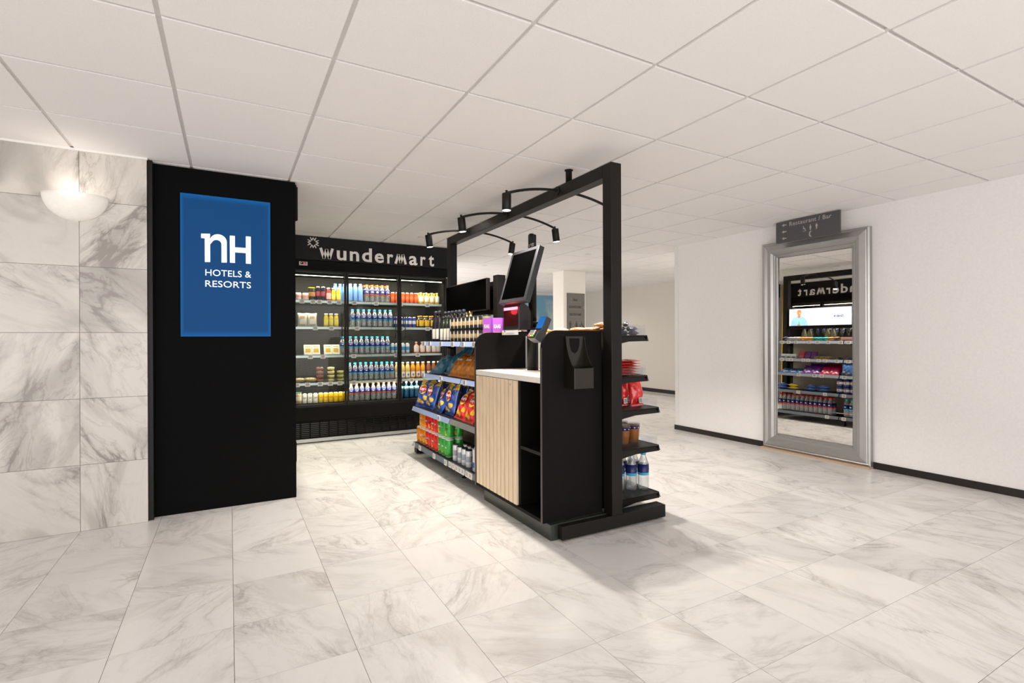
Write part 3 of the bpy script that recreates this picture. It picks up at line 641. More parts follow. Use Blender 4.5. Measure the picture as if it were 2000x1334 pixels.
def bag_me(name, w_, h, t, mats_, fn, seed=0, nu=24, nv=32):
    """pillow bag: crimped top and foot, bulged middle, creased sides; front faces -y"""
    rd = random.Random(seed); ph = [rd.uniform(0, 6.28) for _ in range(6)]
    mb = MB(); idx = {}; V = []
    for side in (0, 1):
        for j in range(nv+1):
            v = j/nv
            for i in range(nu+1):
                u = -1+2*i/nu
                prof = max(0, sin(pi*min(max((v-.06)/.88, 0), 1)))**.55
                cross = max(0, 1-abs(u)**2.6)**.6
                bul = t/2*prof*cross
                cr = .009*sin(9*v+ph[0]+4*u)*prof*abs(u)+.006*sin(13*u+ph[1])*sin(pi*v)**.3*(1 if v < .2 or v > .8 else .3)+.006*sin(19*v+7*u+ph[2])*cross*prof+.005*sin(11*v-9*u+ph[3])*prof
                zig = .0025*(1 if i % 2 else -1) if v < .05 or v > .95 else 0
                x = u*w_/2*(1-.07*prof*(1-abs(u)*.2)); z = v*h*(1-.02*cos(3*u))
                y = (-1 if side == 0 else 1)*(bul+.0006)+cr*.7*min(1, t/.08)**1.5+zig*min(1, t/.05)
                V.append((x, y, z))
    n = (nu+1)*(nv+1)
    mb.v = V
    for side in (0, 1):
        for j in range(nv):
            for i in range(nu):
                a = side*n+j*(nu+1)+i; q = [a, a+1, a+nu+2, a+nu+1]
                if side: q = q[::-1]
                u = -1+2*(i+.5)/nu; v = (j+.5)/nv
                mb.f.append(q); mb.m.append(fn(u, v) if side == 0 else fn(u, v) and 0); mb.sm.append(not (v < .06 or v > .94))
    for j in range(nv):
        for i in (0, nu):
            a = j*(nu+1)+i; mb.f.append([a, a+nu+1, n+a+nu+1, n+a]); mb.m.append(0); mb.sm.append(True)
    for i in range(nu):
        for j in (0, nv):
            a = j*(nu+1)+i; mb.f.append([a, a+1, n+a+1, n+a]); mb.m.append(0); mb.sm.append(False)
    return mb.mesh(name, mats_)
def foil(name, col, rough=.28): return mat(name, col, rough, spec=.7, coat=.4, bump=.35, bscale=35)
def disc(cx, cz, rx, rz, y, n=18): return [(cx+rx*cos(2*pi*k/n), y, cz+rz*sin(2*pi*k/n)) for k in range(n)]
def chips(key, base, accent, word, logo, seed, w_=.20, h=.27, t=.085, cat='bag', name='crisp_bag', wcol=(.86, .84, .80), third=(.85, .52, .04)):
    fb, fa, fy = foil('foil_'+key, base), foil('accent_'+key, accent), foil('print_'+key, third)
    def fn(u, v):
        if v > .80 and abs(u) > .25: return 1
        if (u+.45)**2/.08+(v-.2)**2/.006 < 1 or (u-.5)**2/.06+(v-.3)**2/.007 < 1 or (u-.05)**2/.07+(v-.14)**2/.004 < 1: return 2
        return 0
    me = bag_me(name, w_, h, t, [fb, fa, fy], fn, seed)
    parts = []
    yy = -t/2-.0045
    if logo:
        parts.append(('sun_disc', MB().add(disc(0, h*.60, .052, .050, yy+.001), [tuple(range(18))]).mesh('sun_disc', fy)))
        parts.append(('logo_oval', MB().add(disc(0, h*.60, .058, .030, yy), [tuple(range(18))]).mesh('logo_oval', foil('logo_'+key, logo))))
    if word:
        tm = text_mesh(word, .034, .0006, .0014, 1, w_*.46, 'CENTER', mat('ink_'+key, wcol, .4)).copy(); tm.transform(Matrix.Translation((0, yy-.001, h*.575))); parts.append(('lettering', tm))
    kind(key, name, me, tuple(parts), cat)
chips('chip_blue', (.03, .09, .42), (.85, .52, .03), "Lay's", (.62, .02, .03), 3); chips('chip_red', (.72, .03, .03), (.85, .62, .25), "Lay's", (.55, .01, .02), 5)
chips('chip_teal', (.05, .22, .33), (.08, .27, .38), None, None, 8, third=(.22, .33, .40)); chips('chip_orange', (.66, .20, .02), (.45, .10, .01), 'Doritos', None, 9, w_=.19, h=.26, third=(.80, .32, .02))
chips('candy_red', (.66, .02, .02), (.70, .03, .03), 'crunchy', None, 12, third=(.50, .012, .012), w_=.135, h=.20, t=.07, name='sweet_bag'); chips('candy_purple', (.13, .02, .25), (.16, .03, .30), None, None, 13, third=(.66, .50, .62), w_=.15, h=.17, t=.05, name='sweet_bag')
chips('candy_crimson', (.48, .01, .07), (.40, .01, .06), None, None, 14, third=(.76, .50, .52), w_=.15, h=.17, t=.05, name='sweet_bag'); chips('candy_blue', (.03, .12, .34), (.03, .14, .40), None, None, 15, third=(.60, .55, .52), w_=.15, h=.17, t=.05, name='sweet_bag')
_n, _r, _p, _c = KIND['candy_red']; mb = MB().box(-.018, .018, -.0395, -.037, .02, .058, 0)
for q in range(7): mb.box(-.015+q*.0045, -.0128+q*.0045, -.0400, -.0394, .024, .054, 1)
kind('candy_red', _n, _r, tuple(p for p in _p if p[0] != 'lettering')+(('barcode', mb.mesh('barcode', [WHL, M_BLACK])),), _c)
def packet(key, name, w_, d, h, col, accent, cat='packet', seed=1):
    """flat flow-wrapped packet lying on its back: crimped ends along x"""
    me = bag_me(name, d, w_, h, [foil('pk_'+key, col), foil('pka_'+key, accent)], lambda u, v: 1 if .3 < v < .7 and abs(u) < .6 else 0, seed, 6, 10)
    me.transform(Matrix(((0, 0, 1, -w_/2), (1, 0, 0, 0), (0, -1, 0, h/2), (0, 0, 0, 1))))
    kind(key, name, me, (), cat)
packet('pk_white', 'wrapped_bar', .15, .05, .035, (.78, .76, .74), (.60, .62, .70), seed=1); packet('pk_orange', 'wrapped_bar', .15, .05, .032, (.76, .38, .10), (.72, .66, .55), seed=2)
packet('pk_teal', 'wrapped_bar', .15, .05, .03, (.03, .40, .36), (.10, .55, .50), seed=3); packet('pk_brown', 'wrapped_bar', .15, .06, .035, (.16, .07, .04), (.55, .30, .12), seed=4)
packet('pk_red', 'wrapped_bar', .15, .075, .018, (.72, .04, .03), (.80, .30, .22), seed=5); packet('pk_blue', 'biscuit_packet', .17, .055, .05, (.03, .13, .50), (.75, .74, .70), seed=6)
packet('pk_yellow', 'biscuit_packet', .17, .055, .05, (.80, .58, .05), (.05, .18, .45), seed=7); packet('pk_dark', 'wrapped_bar', .13, .05, .04, (.05, .045, .06), (.12, .16, .35), seed=8)
packet('pk_gold', 'wrapped_bar', .13, .055, .015, (.72, .52, .12), (.66, .44, .10), seed=9)
def carton(key, name, w_, d, h, col, accent, word=None, acc2=None):
    mb = rbox(w_, d, h); mb2 = MB().box(-w_*.36, w_*.36, -d/2-.0015, -d/2-.0001, h*.18, h*.42)
    parts = [('printed_panel', mb2.mesh('printed_panel', mat('cart_a_'+key, accent, .45)))]
    if word: 
        tm = text_mesh(word, h*.22, .0004, .001, 1, w_*.7, 'CENTER', mat('cart_ink_'+key, (.84, .80, .70), .4)).copy(); tm.transform(Matrix.Translation((0, -d/2-.0012, h*.58))); parts.append(('lettering', tm))
    kind(key, name, mb.mesh(name, mat('cart_'+key, col, .45)), tuple(parts), 'box')
carton('haas', 'cracker_box', .07, .045, .185, (.42, .10, .58), (.70, .42, .12), 'KAAS'); carton('tea', 'small_carton', .075, .05, .07, (.72, .72, .66), (.03, .16, .12)); carton('chocolate', 'flat_pouch', .08, .02, .12, (.46, .05, .10), (.55, .14, .12))
carton('choc_purple', 'flat_pouch', .08, .02, .12, (.14, .02, .18), (.2, .05, .25)); carton('brush', 'toothbrush_pack', .035, .012, .17, (.80, .78, .76), (.04, .12, .45)); carton('biscuitbox', 'biscuit_tray', .16, .06, .06, (.42, .24, .20), (.25, .10, .06))
SAL = liquid('salad_fill', (.55, .50, .30), .4)
kind('salad', 'snack_pouch', bag_me('snack_pouch', .105, .155, .05, [foil('pouch_cream', (.70, .66, .54)), foil('pouch_photo', (.42, .28, .14))], lambda u, v: 1 if .55 < v < .82 and abs(u) < .6 else 0, 21, 8, 10),
     (('label_patch', MB().box(-.028, .028, -.032, -.029, .03, .075).mesh('label_patch', WHL)),), 'pouch')

# ---------------------------------------------------------------- fridge contents
YF = F1Y+.185
def row(key, xs, z, fmt, group, y=YF, rz=0, dy=0, jit=.0):
    n = len(xs)
    for i, x in enumerate(xs):
        item(key, (x+random.uniform(-jit, jit), y+dy+random.uniform(-.004, .004), z), fmt.format(p=ordn(i+1, n)).replace(' ,', ',').strip(), group, rz+random.uniform(-.12, .12))
FR = 'on the fridge\'s '
T1, T2, T3, T4, T5 = 'fridge top shelf', 'fridge second shelf', 'fridge third shelf', 'fridge fourth shelf', 'fridge floor'
# top shelf
row('tub', [.683, .762], 1.6, 'white and red yoghurt tub, {p} of two, '+T1, 'yoghurt tubs in the fridge')
item('dessert', (.828, YF, 1.6), 'black cup with yellow lid on the fridge top shelf', 'single cups in the fridge')
row('black_can', [.895, .952], 1.6, 'tall black coffee can, {p} of two, '+T1, 'black coffee cans in the fridge')
item('smoothie_r', (1.012, YF, 1.6), 'red smoothie bottle with white cap on the fridge top shelf', 'smoothies in the fridge', 0)
row('smoothie_y', [1.068, 1.122], 1.6, 'yellow smoothie bottle, {p} of two, '+T1, 'yellow smoothies on the top shelf')
row('blue_flask', [1.10, 1.155, 1.205], 1.6, 'plain blue water bottle, {p}, behind the smoothies, '+T1, 'blue water bottles in the fridge', dy=.07)
row('blue_flask', [1.259, 1.317, 1.376], 1.6, 'plain blue water bottle, {p}, beside orange caps, '+T1, 'blue water bottles in the fridge')
row('w_orange', [1.452, 1.516, 1.577, 1.640, 1.703], 1.6, 'orange-capped water bottle, {p}, front row, '+T1, 'orange-capped water in the fridge')
row('w_orange', [1.44, 1.505, 1.57, 1.633, 1.697], 1.6, 'orange-capped water bottle, {p}, second row, '+T1, 'orange-capped water in the fridge', dy=.07)
row('w_orange', [1.43, 1.495, 1.56, 1.625, 1.69], 1.6, 'orange-capped water bottle, {p}, third row, '+T1, 'orange-capped water in the fridge', dy=.14)
row('red_can', [1.765, 1.822, 1.894, 1.952, 2.008, 2.063], 1.6, 'slim orange-red drink can, {p}, '+T1, 'red cans in the fridge')
row('yellow_juice', [2.129, 2.202, 2.274, 2.346], 1.6, 'yellow juice bottle with white label, {p}, '+T1, 'yellow juices in the fridge')
row('yellow_juice', [2.12, 2.192, 2.264, 2.336], 1.6, 'yellow juice bottle, {p}, second row, '+T1, 'yellow juices in the fridge', dy=.075)
# second shelf
row('salad', [.728, .83], 1.3, 'cream snack pouch with white label, {p} of two, '+T2, 'snack pouches in the fridge')
row('smoothie_y', [.984, 1.039, 1.097], 1.3, 'yellow smoothie bottle, {p}, '+T2, 'yellow smoothies on the second shelf')
row('w_blue', [1.283, 1.349, 1.414, 1.479, 1.544, 1.609, 1.674, 1.738], 1.3, 'blue-capped water bottle, {p}, front row, '+T2, 'blue-capped water, second shelf')
row('w_blue', [1.299, 1.365, 1.43, 1.495, 1.56, 1.625, 1.69, 1.754], 1.3, 'blue-capped water bottle, {p}, second row, '+T2, 'blue-capped water, second shelf', dy=.068)
row('energy', [1.805, 1.870, 1.930, 1.986, 2.040], 1.3, 'slim blue and silver energy drink can, {p}, '+T2, 'energy drinks, second shelf')
row('brown', [2.131, 2.206, 2.281, 2.352], 1.3, 'dark iced coffee bottle with yellow label, {p}, '+T2, 'iced coffees in the fridge')
row('brown', [2.125, 2.20, 2.275], 1.3, 'dark iced coffee bottle, {p}, second row, '+T2, 'iced coffees in the fridge', dy=.075)
# third shelf
for i, x in enumerate([.785, .873, 1.003, 1.091]):
    item('boxp', (x, YF-.01, .976), 'cream snack box with window, '+ordn(i+1, 4)+', leaning on the fridge third shelf', 'cream snack boxes', 0, radians(-20))
row('w_blue', [1.165, 1.257, 1.321, 1.385, 1.449, 1.513, 1.577, 1.641, 1.703], .975, 'blue-capped water bottle, {p}, front row, '+T3, 'blue-capped water, third shelf')
row('w_blue', [1.271, 1.335, 1.399, 1.463, 1.527, 1.591, 1.655, 1.719], .975, 'blue-capped water bottle, {p}, second row, '+T3, 'blue-capped water, third shelf', dy=.068)
row('energy2', [1.765, 1.820, 1.895, 1.955], .975, 'slim silver and blue drink can, {p}, '+T3, 'silver cans, third shelf')
row('peach', [2.068, 2.145, 2.222, 2.30, 2.36], .975, 'peach juice bottle with white label, {p}, '+T3, 'peach juices, third shelf')
# fourth shelf
for i, (x, a) in enumerate([(.690, .3), (.808, -.4)]):
    item('roll', (x, YF+.02, .668), 'wrapped filled bread roll, '+['left', 'right'][i]+' one, on the fridge fourth shelf', 'filled rolls', a)
for x, key, nt_, nm in ((.914, 'tub_brown', 4, 'brown'), (1.036, 'tub_pale', 4, 'pale yellow'), (1.14, 'tub_green', 3, 'green')):
    for k in range(nt_): item(key, (x, YF, .662+k*.0445), f'clear tub of {nm} snacks, {"lowest" if k == 0 else "topmost" if k == nt_-1 else ORD[k+1]+" from bottom"} in its stack', 'stacked snack tubs')
row('w_blue', [1.246, 1.309, 1.374, 1.437, 1.500, 1.563, 1.628, 1.693, 1.754], .662, 'blue-capped water bottle, {p}, front row, '+T4, 'blue-capped water, fourth shelf')
row('w_blue', [1.263, 1.326, 1.391, 1.454, 1.517, 1.58, 1.645, 1.71, 1.771], .662, 'blue-capped water bottle, {p}, second row, '+T4, 'blue-capped water, fourth shelf', dy=.068)
row('tea_pale', [1.820, 1.890, 1.953], .662, 'pale yellow iced tea bottle, {p}, '+T4, 'iced teas in the fridge')
row('tea_orange', [2.020, 2.087, 2.154], .662, 'orange iced tea bottle with white cap, {p}, '+T4, 'iced teas in the fridge')
row('tea_red', [2.228, 2.298, 2.365], .662, 'reddish iced tea bottle with white cap, {p}, '+T4, 'iced teas in the fridge')
# floor
item('latte_cup', (.685, YF, .42), 'tan coffee cup with green lid on the fridge floor', 'single cups in the fridge')
row('white_can', [.748, .806, .863], .42, 'white drink can with dark letters, {p}, '+T5, 'white cans, fridge floor')
row('yellow_can', [.921, .977, 1.032, 1.087, 1.142, 1.20], .42, 'yellow drink can, {p}, '+T5, 'yellow cans, fridge floor')
row('w_orange', [1.262, 1.326, 1.39, 1.454, 1.524, 1.588, 1.652, 1.716, 1.779], .42, 'orange-capped water bottle, {p}, front row, '+T5, 'orange-capped water, fridge floor')
row('w_orange', [1.278, 1.342, 1.406, 1.47, 1.54, 1.604, 1.668, 1.732, 1.795], .42, 'orange-capped water bottle, {p}, second row, '+T5, 'orange-capped water, fridge floor', dy=.068)
row('sport', [1.869, 1.936, 2.003, 2.071], .42, 'dark blue sports drink bottle, {p}, '+T5, 'blue sports drinks')
row('clear_sport', [2.171, 2.242, 2.312, 2.375], .42, 'pale violet sports drink bottle, {p}, '+T5, 'pale sports drinks')
# second fridge (mirror only)
for i in range(9):
    item('milk', (.24, 4.9+i*.1, 1.6), 'pale milk bottle in the second fridge, {}, seen only in the mirror'.format(ordn(i+1, 9)), 'milk bottles in the second fridge', pi/2)
for i in range(8):
    item('w_blue', (.24, 4.9+i*.12, 1.3), 'blue-capped water bottle, {}, second shelf of the mirrored fridge'.format(ordn(i+1, 8)), 'water in the second fridge', pi/2)

# ---------------------------------------------------------------- the shop island: steel gate frame, back panel, shelves
isl = empty('shop_island', (0, 0, 0), 0, 'black steel gate frame with double-sided shelving in the middle of the shop', 'shelving unit')
XL, XR, Y0, Y1 = 2.0, 2.08, 2.38, 4.93
for y in (Y0, Y1): MB().box(XL, XR, y, y+.08, .088, 2.21).obj('frame_post', M_BLACK, isl, .003)
MB().box(XL, XR, Y0+.08, Y1, 2.132, 2.21).obj('frame_beam', M_BLACK, isl, .003)
for y in (Y0, Y1): MB().box(1.637, 2.436, y, y+.08, .010, .088).obj('base_beam', M_BLACK, isl, .003)
MB().lathe([(.022, 2.21), (.022, HC-.006), (.030, HC-.005), (.030, HC-.001)], 16, (2.04, 2.868)).obj('ceiling_fixing', M_BLACK, isl)
for y in (2.42, 3.9, 4.97):
    for x in (1.70, 2.38): MB().lathe([(.02, 0), (.02, .006), (.008, .008), (.008, .05)], 10, (x, y)).obj('levelling_foot', M_BLACK, isl)
for y in (2.62, 3.90, 4.80): MB().prism([(1.70, .05), (2.38, .05), (2.38, .085), (2.06, .12), (2.02, .12), (1.70, .085)], y-.015, y+.015).obj('base_leg', M_BLACK, isl)
B('back_panel', M_BEIGE, (2.03, 2.05, Y0+.12, 4.85, .13, 1.16), isl)
for y in (2.50, 3.90, 4.87): MB().box(2.02, 2.06, y-.012, y+.012, .10, 1.69 if y > 3 else 1.2).obj('upright', M_BLACK, isl)
M_RISER = clear('riser_plastic', (.96, .97, .985), .02, .05)
def shelf(side, ya, yb, z, depth, strip='grey', tags=(), riser=True, rh=.045):
    """side -1: towards the aisle on the left, +1: towards the mirror"""
    xb = 2.03 if side < 0 else 2.05; xf = xb+side*depth
    x0, x1 = sorted((xb, xf))
    s = MB().box(x0, x1, ya, yb, z-.006, z).box(min(xf, xf-side*.004), max(xf, xf-side*.004), ya, yb, z-.034, z).obj('shelf', M_BLACK, isl)
    for y in (ya, yb-.005):
        pts = [(xb, z-.004), (xf-side*.03, z-.004), (xf-side*.012, z-.022), (xf+side*.004, z-.036), (xf-side*.03, z-.036), (xb+side*depth*.55, z-.038), (xb+side*depth*.33, z-.052), (xb+side*depth*.16, z-.074), (xb, z-.095)]
        MB().prism(pts, y, y+.005).obj('side_bracket', M_BLACK, s)
    m_ = {'grey': M_STRIPG, 'blue': M_STRIPB, 'steel': M_STEEL}[strip]
    MB().prism([(xf+side*.001, z+.004), (xf+side*.016, z-.036), (xf+side*.018, z-.036), (xf+side*.003, z+.004)], ya+.004, yb-.004).obj('label_holder', m_, s)
    if riser: MB().box(min(xf-side*.006, xf-side*.009), max(xf-side*.006, xf-side*.009), ya+.01, yb-.01, z+.001, z+rh).box(min(xf-side*.15, xf-side*.009), max(xf-side*.15, xf-side*.009), ya+.008, ya+.010, z+.001, z+rh*1.4).obj('riser', M_RISER, s)
    for y in tags: put('price_tag', TAG, s, loc=(xf+side*.013, y, z-.016), rot=(0, 0, side*pi/2))
    return xf
LZ = [1.125, .815, .492, .145]; RZ = [1.168, .905, .690, .438, .125]
YK = 3.385
shelf(-1, 3.90, 4.86, LZ[0], .35, 'blue', (4.78, 4.62, 4.33, 4.05)); shelf(-1, YK, 3.895, LZ[0], .35, 'blue', (3.83, 3.62))
shelf(-1, 3.90, 4.86, LZ[1], .35, 'blue', (4.80, 4.33)); shelf(-1, YK, 3.895, LZ[1], .35, 'blue', (3.80,))
shelf(-1, 3.90, 4.86, LZ[2], .45, 'blue', (4.12,)); shelf(-1, YK, 3.895, LZ[2]+.004, .45, 'steel', ())
shelf(-1, 3.90, 4.86, LZ[3], .45, 'grey', (4.80, 4.62, 4.24, 3.97), False); shelf(-1, YK, 3.895, LZ[3]+.004, .45, 'steel', (3.87, 3.80, 3.73, 3.67, 3.61, 3.53, 3.47), True, .03)
mt = [(4.80, 4.70, 4.585, 4.39, 4.27, 4.12, 3.95), (4.80, 4.71, 4.66, 4.47, 4.40, 4.25, 4.16, 4.00), (4.48, 4.25, 4.15), (4.48, 4.10), (4.07,)]
for z, t in zip(RZ, mt):
    dp = .35 if z > .8 else .45
    shelf(1, 3.92, 4.86, z, dp, 'grey', t, z > .2); shelf(1, 2.50, 3.915, z, dp, 'grey', (3.85, 3.3, 2.8), z > .2, .05)
MB().box(2.06, 2.40, 2.6, 4.8, .088, .112).obj('base_tray', M_BLACK, isl)

# left side goods
def col_l(key, ys, x, z, fmt, group, rz=-pi/2, rx=0, sc=None, jit=.05):
    n = len(ys)
    for i, y in enumerate(ys): item(key, (x, y, z), fmt.format(p=ordn(i+1, n)).replace(' ,', ',').strip(), group, rz+random.uniform(-jit, jit), rx, sc)
z = LZ[0]
col_l('wine_dark', [4.66, 4.565], 1.745, z, 'dark wine bottle with white label, {p} of two, at the shelf end', 'dark wine bottles')
col_l('wine_dark', [4.70, 4.61, 4.52], 1.86, z, 'dark wine bottle, {p}, behind the two front ones', 'dark wine bottles')
col_l('wine_green', [4.46, 4.375, 4.295], 1.745, z, 'short dark wine bottle with cream label, {p}, beside the nut jars', 'short wine bottles')
col_l('wine_dark', [4.43, 4.34, 4.25], 1.86, z, 'tall dark wine bottle, {p}, behind the short ones', 'dark wine bottles')
ny = [4.195, 4.115, 4.035, 3.955, 3.868, 3.788, 3.708, 3.628]
for k in (0, 1):
    col_l('jar', ny, 1.74, z+k*.1065, 'tall nut jar, {p}, '+['lower', 'upper'][k]+' tier, top shelf of island', 'stacked nut jars')
col_l('jar_green', [3.54], 1.74, z, 'green nut jar, lower one, beside the purple boxes', 'stacked nut jars'); col_l('jar_green', [3.54], 1.74, z+.1065, 'green nut jar, upper one, beside the purple boxes', 'stacked nut jars')
for i, (x, y) in enumerate(((1.722, 3.475), (1.772, 3.428), (1.855, 3.430))): item('haas', (x, y, z), 'purple cracker box, '+['leftmost', 'middle', 'rightmost'][i]+' of three, above the counter side', 'purple cracker boxes', [-1.1, -.5, -.15][i])
# wine on the rear half seen in the mirror
for i in range(10): item('wine_pale' if i in (0, 1, 4, 5) else 'wine_green', (1.95, 4.74-i*.088, z), ('pale' if i in (0, 1, 4, 5) else 'dark green')+' wine bottle, '+ORD[i+1]+' from the far post, back row', 'back row of wine', -pi/2)
z = LZ[1]
def bag_at(key, x, y, z, lean, rz, label, group, sc=1): return item(key, (x, y, z+.004), label, group, rz, lean, sc)
bag_at('chip_teal', 1.74, 4.68, z, radians(-52), -pi/2+.25, 'teal crisp bag slumped at the far end of the middle shelf', 'teal crisp bags')
bag_at('chip_teal', 1.80, 4.50, z, radians(-38), -pi/2-.1, 'teal crisp bag leaning beside the orange bags', 'teal crisp bags', 1.02)
bag_at('chip_teal', 1.92, 4.42, z, radians(-15), -pi/2, 'teal crisp bag standing at the back of the shelf', 'teal crisp bags')
for i, (x, y, l, r_) in enumerate([(1.74, 4.22, -42, .15), (1.74, 4.02, -40, .05), (1.74, 3.83, -32, -.05), (1.74, 3.64, -32, 0)]):
    bag_at('chip_orange', x, y, z, radians(l), -pi/2+r_, f'orange crisp bag, {ordn(i+1, 4)}, front row of the middle shelf', 'orange crisp bags')
for i, (x, y) in enumerate([(1.88, 4.12), (1.88, 3.92), (1.88, 3.72)]):
    bag_at('chip_orange', x, y, z, radians(-18), -pi/2+.05, f'orange crisp bag, {ordn(i+1, 3)}, back row of the middle shelf', 'orange crisp bags')
z = LZ[2]
for i, (x, y, l, r_) in enumerate([(1.64, 4.78, -22, .35), (1.65, 4.60, -20, .05), (1.65, 4.34, -28, -.15), (1.66, 4.12, -14, 0)]):
    bag_at('chip_blue', x, y, z, radians(l), -pi/2+r_, f'blue crisp bag with red oval, {ordn(i+1, 4)}, front of the low shelf', 'blue crisp bags')
for i, (x, y) in enumerate([(1.82, 4.70), (1.82, 4.50), (1.84, 4.30), (1.84, 4.06)]):
    bag_at('chip_blue', x, y, z, radians(-12), -pi/2, f'blue crisp bag, {ordn(i+1, 4)}, second row of the low shelf', 'blue crisp bags')
for i, (x, y, l) in enumerate([(1.64, 3.86, -32), (1.63, 3.66, -32), (1.64, 3.48, -30)]):
    bag_at('chip_red', x, y, z, radians(l), -pi/2, f'red crisp bag, {ordn(i+1, 3)}, next to the slatted counter', 'red crisp bags')
z = LZ[3]
ty = [('tube_orange', (4.83, 4.748, 4.666)), ('tube_red', (4.580, 4.498, 4.416, 4.334)), ('tube_green', (4.246, 4.164, 4.080))]
for key, ys_ in ty:
    c = key.split('_')[1]
    for t_ in (0, 1):
        yy_ = ys_[1:] if (t_ and key == 'tube_orange') else ys_
        for i, y in enumerate(yy_): item(key, (1.645, y, z+t_*.160), f'{c} crisp tube, {ordn(i+1, len(yy_))}, {["lower", "upper"][t_]} tier on the bottom shelf', 'stacked crisp tubes', -pi/2+random.uniform(-.5, .3))
        for i, y in enumerate(yy_): item(key, (1.73, y, z+t_*.160), f'{c} crisp tube, {ordn(i+1, len(yy_))}, {["lower", "upper"][t_]} tier, second row', 'stacked crisp tubes', -pi/2+random.uniform(-.5, .3))
for i, y in enumerate((3.93, 3.83, 3.745, 3.665)): item('deo', (1.64, y, z), f'white spray can with black cap, {ordn(i+1, 4)}, bottom shelf', 'spray cans', -pi/2)
for i, y in enumerate((3.90, 3.82, 3.74, 3.66)): item('deo', (1.72, y, z+.0), f'white spray can, {ordn(i+1, 4)}, second row of bottom shelf', 'spray cans', -pi/2)
for i, (y, x) in enumerate(((3.575, 1.66), (3.52, 1.62))): item('brush', (x, y, z), ['toothbrush pack standing behind the other on the bottom shelf', 'blue and white toothbrush pack beside the slatted counter'][i], 'toothbrush packs', -pi/2)

# right side goods (towards the mirror)
def col_r(key, ys, x, z, fmt, group, rz=pi/2, rx=0, sc=None, jit=.05):
    n = len(ys)
    for i, y in enumerate(ys): item(key, (x, y, z), fmt.format(p=ordn(i+1, n)).replace(' ,', ',').strip(), group, rz+random.uniform(-jit, jit), rx, sc)
z = RZ[4]
ys_ = [4.80-.066*i for i in range(12)]
col_r('w_red', ys_, 2.43, z, 'red-capped water bottle, {p} in the mirror, front row', 'red-capped water bottles', sc=(1.07, 1.07, 1.18))
col_r('w_red', [y-.01 for y in ys_], 2.36, z, 'red-capped water bottle, {p} in the mirror, second row', 'red-capped water bottles', sc=(1.07, 1.07, 1.18))
col_r('w_blue', [3.86, 3.79, 3.72, 3.65], 2.43, z, 'blue-capped water bottle on the low mirror-side shelf, {p}', 'blue-capped bottles facing the mirror', sc=(1.1, 1.1, 1.18))
for i, (x, y) in enumerate([(2.455, 2.60), (2.375, 2.63), (2.295, 2.66), (2.46, 2.70), (2.385, 2.74), (2.21, 2.64), (2.30, 2.78)]):
    item('w_blue', (x, y, z), ['nearest blue-capped bottle at the end of the lowest shelf', 'second blue-capped bottle at the end of the lowest shelf', 'third blue-capped bottle, next to the black post', 'blue-capped bottle behind the nearest one', 'blue-capped bottle behind the second one', 'blue-capped bottle half hidden by the post', 'blue-capped bottle at the back of the group'][i], 'blue-capped bottles at the shelf end', .8, 0, (1.18, 1.18, 1.22))
z = RZ[3]
for i, (x, y) in enumerate([(2.44, 2.68), (2.335, 2.66), (2.245, 2.70), (2.43, 2.79), (2.33, 2.78)]):
    item('cup', (x, y, z), ['nearest lidded brown snack cup with star band', 'middle lidded brown snack cup with star band', 'lidded brown snack cup half behind the black post', 'lidded brown cup behind the nearest one', 'lidded brown cup behind the middle one'][i], 'brown snack cups')
for k in (0, 1):
    for q, (nm_, ky) in enumerate((('blue', 'pk_blue'), ('yellow', 'pk_yellow'), ('yellow', 'pk_yellow'), ('blue', 'pk_blue'), ('blue', 'pk_blue'))):
        y = [4.79, 4.62, 4.52, 4.36, 4.18][q]
        if q == 2: continue
        item(ky, (2.40, y, z+k*.047), f'{nm_} biscuit packet, {ordn(q+1 if q < 2 else q, 4)} in the mirror, {["lower", "upper"][k]} one', 'biscuit packets', pi/2)
    for q, y in enumerate((3.95, 3.86, 3.77)): item('tin', (2.42, y, z+k*.103), f'white and navy tin, {ordn(q+1, 3)} in the mirror, {["lower", "upper"][k]} tier', 'stacked tins', pi/2)
z = RZ[2]
for i, (x, y, l) in enumerate([(2.42, 2.62, -8), (2.32, 2.66, -6), (2.235, 2.64, -6), (2.44, 2.76, -8), (2.34, 2.80, -8)]):
    item('candy_red', (x, y, z+.002), ['nearest glossy red sweet bag with barcode', 'second glossy red sweet bag with barcode', 'red sweet bag half behind the black post', 'red sweet bag behind the nearest one', 'red sweet bag behind the second one'][i], 'red sweet bags', .15, radians(l), .93)
for i, (y, ky, nm_) in enumerate([(4.76, 'candy_blue', 'blue'), (4.64, 'candy_blue', 'blue'), (4.52, 'candy_blue', 'blue'), (4.42, 'candy_purple', 'purple'), (4.30, 'candy_purple', 'purple'), (4.16, 'candy_crimson', 'crimson'), (4.04, 'candy_crimson', 'crimson'), (3.86, 'candy_blue', 'blue')]):
    item(ky, (2.43, y, z+.004), f'{nm_} sweet bag, {ordn(i+1, 8)} in the mirror, front row', 'sweet bags facing the mirror', pi/2, radians(-68 if i < 3 else -45 if i < 7 else -10), .95)
    if 2 < i < 7: item(ky, (2.30, y-.03, z+.004), f'{nm_} sweet bag, {ordn(i-2, 4)} in the mirror, back row', 'sweet bags facing the mirror', pi/2, radians(-25), .95)
z = RZ[1]
for c_ in range(3):
    for k in range(6): item('pk_red', (2.19+.08*c_, 2.63+random.uniform(-.008, .008), z+k*.0175), f'flat red packet, {["post side", "middle", "outer"][c_]} stack, {"lowest" if k == 0 else "topmost" if k == 5 else ORD[k+1]+" from bottom"}', 'stacked red packets', pi/2+random.uniform(-.06, .06))
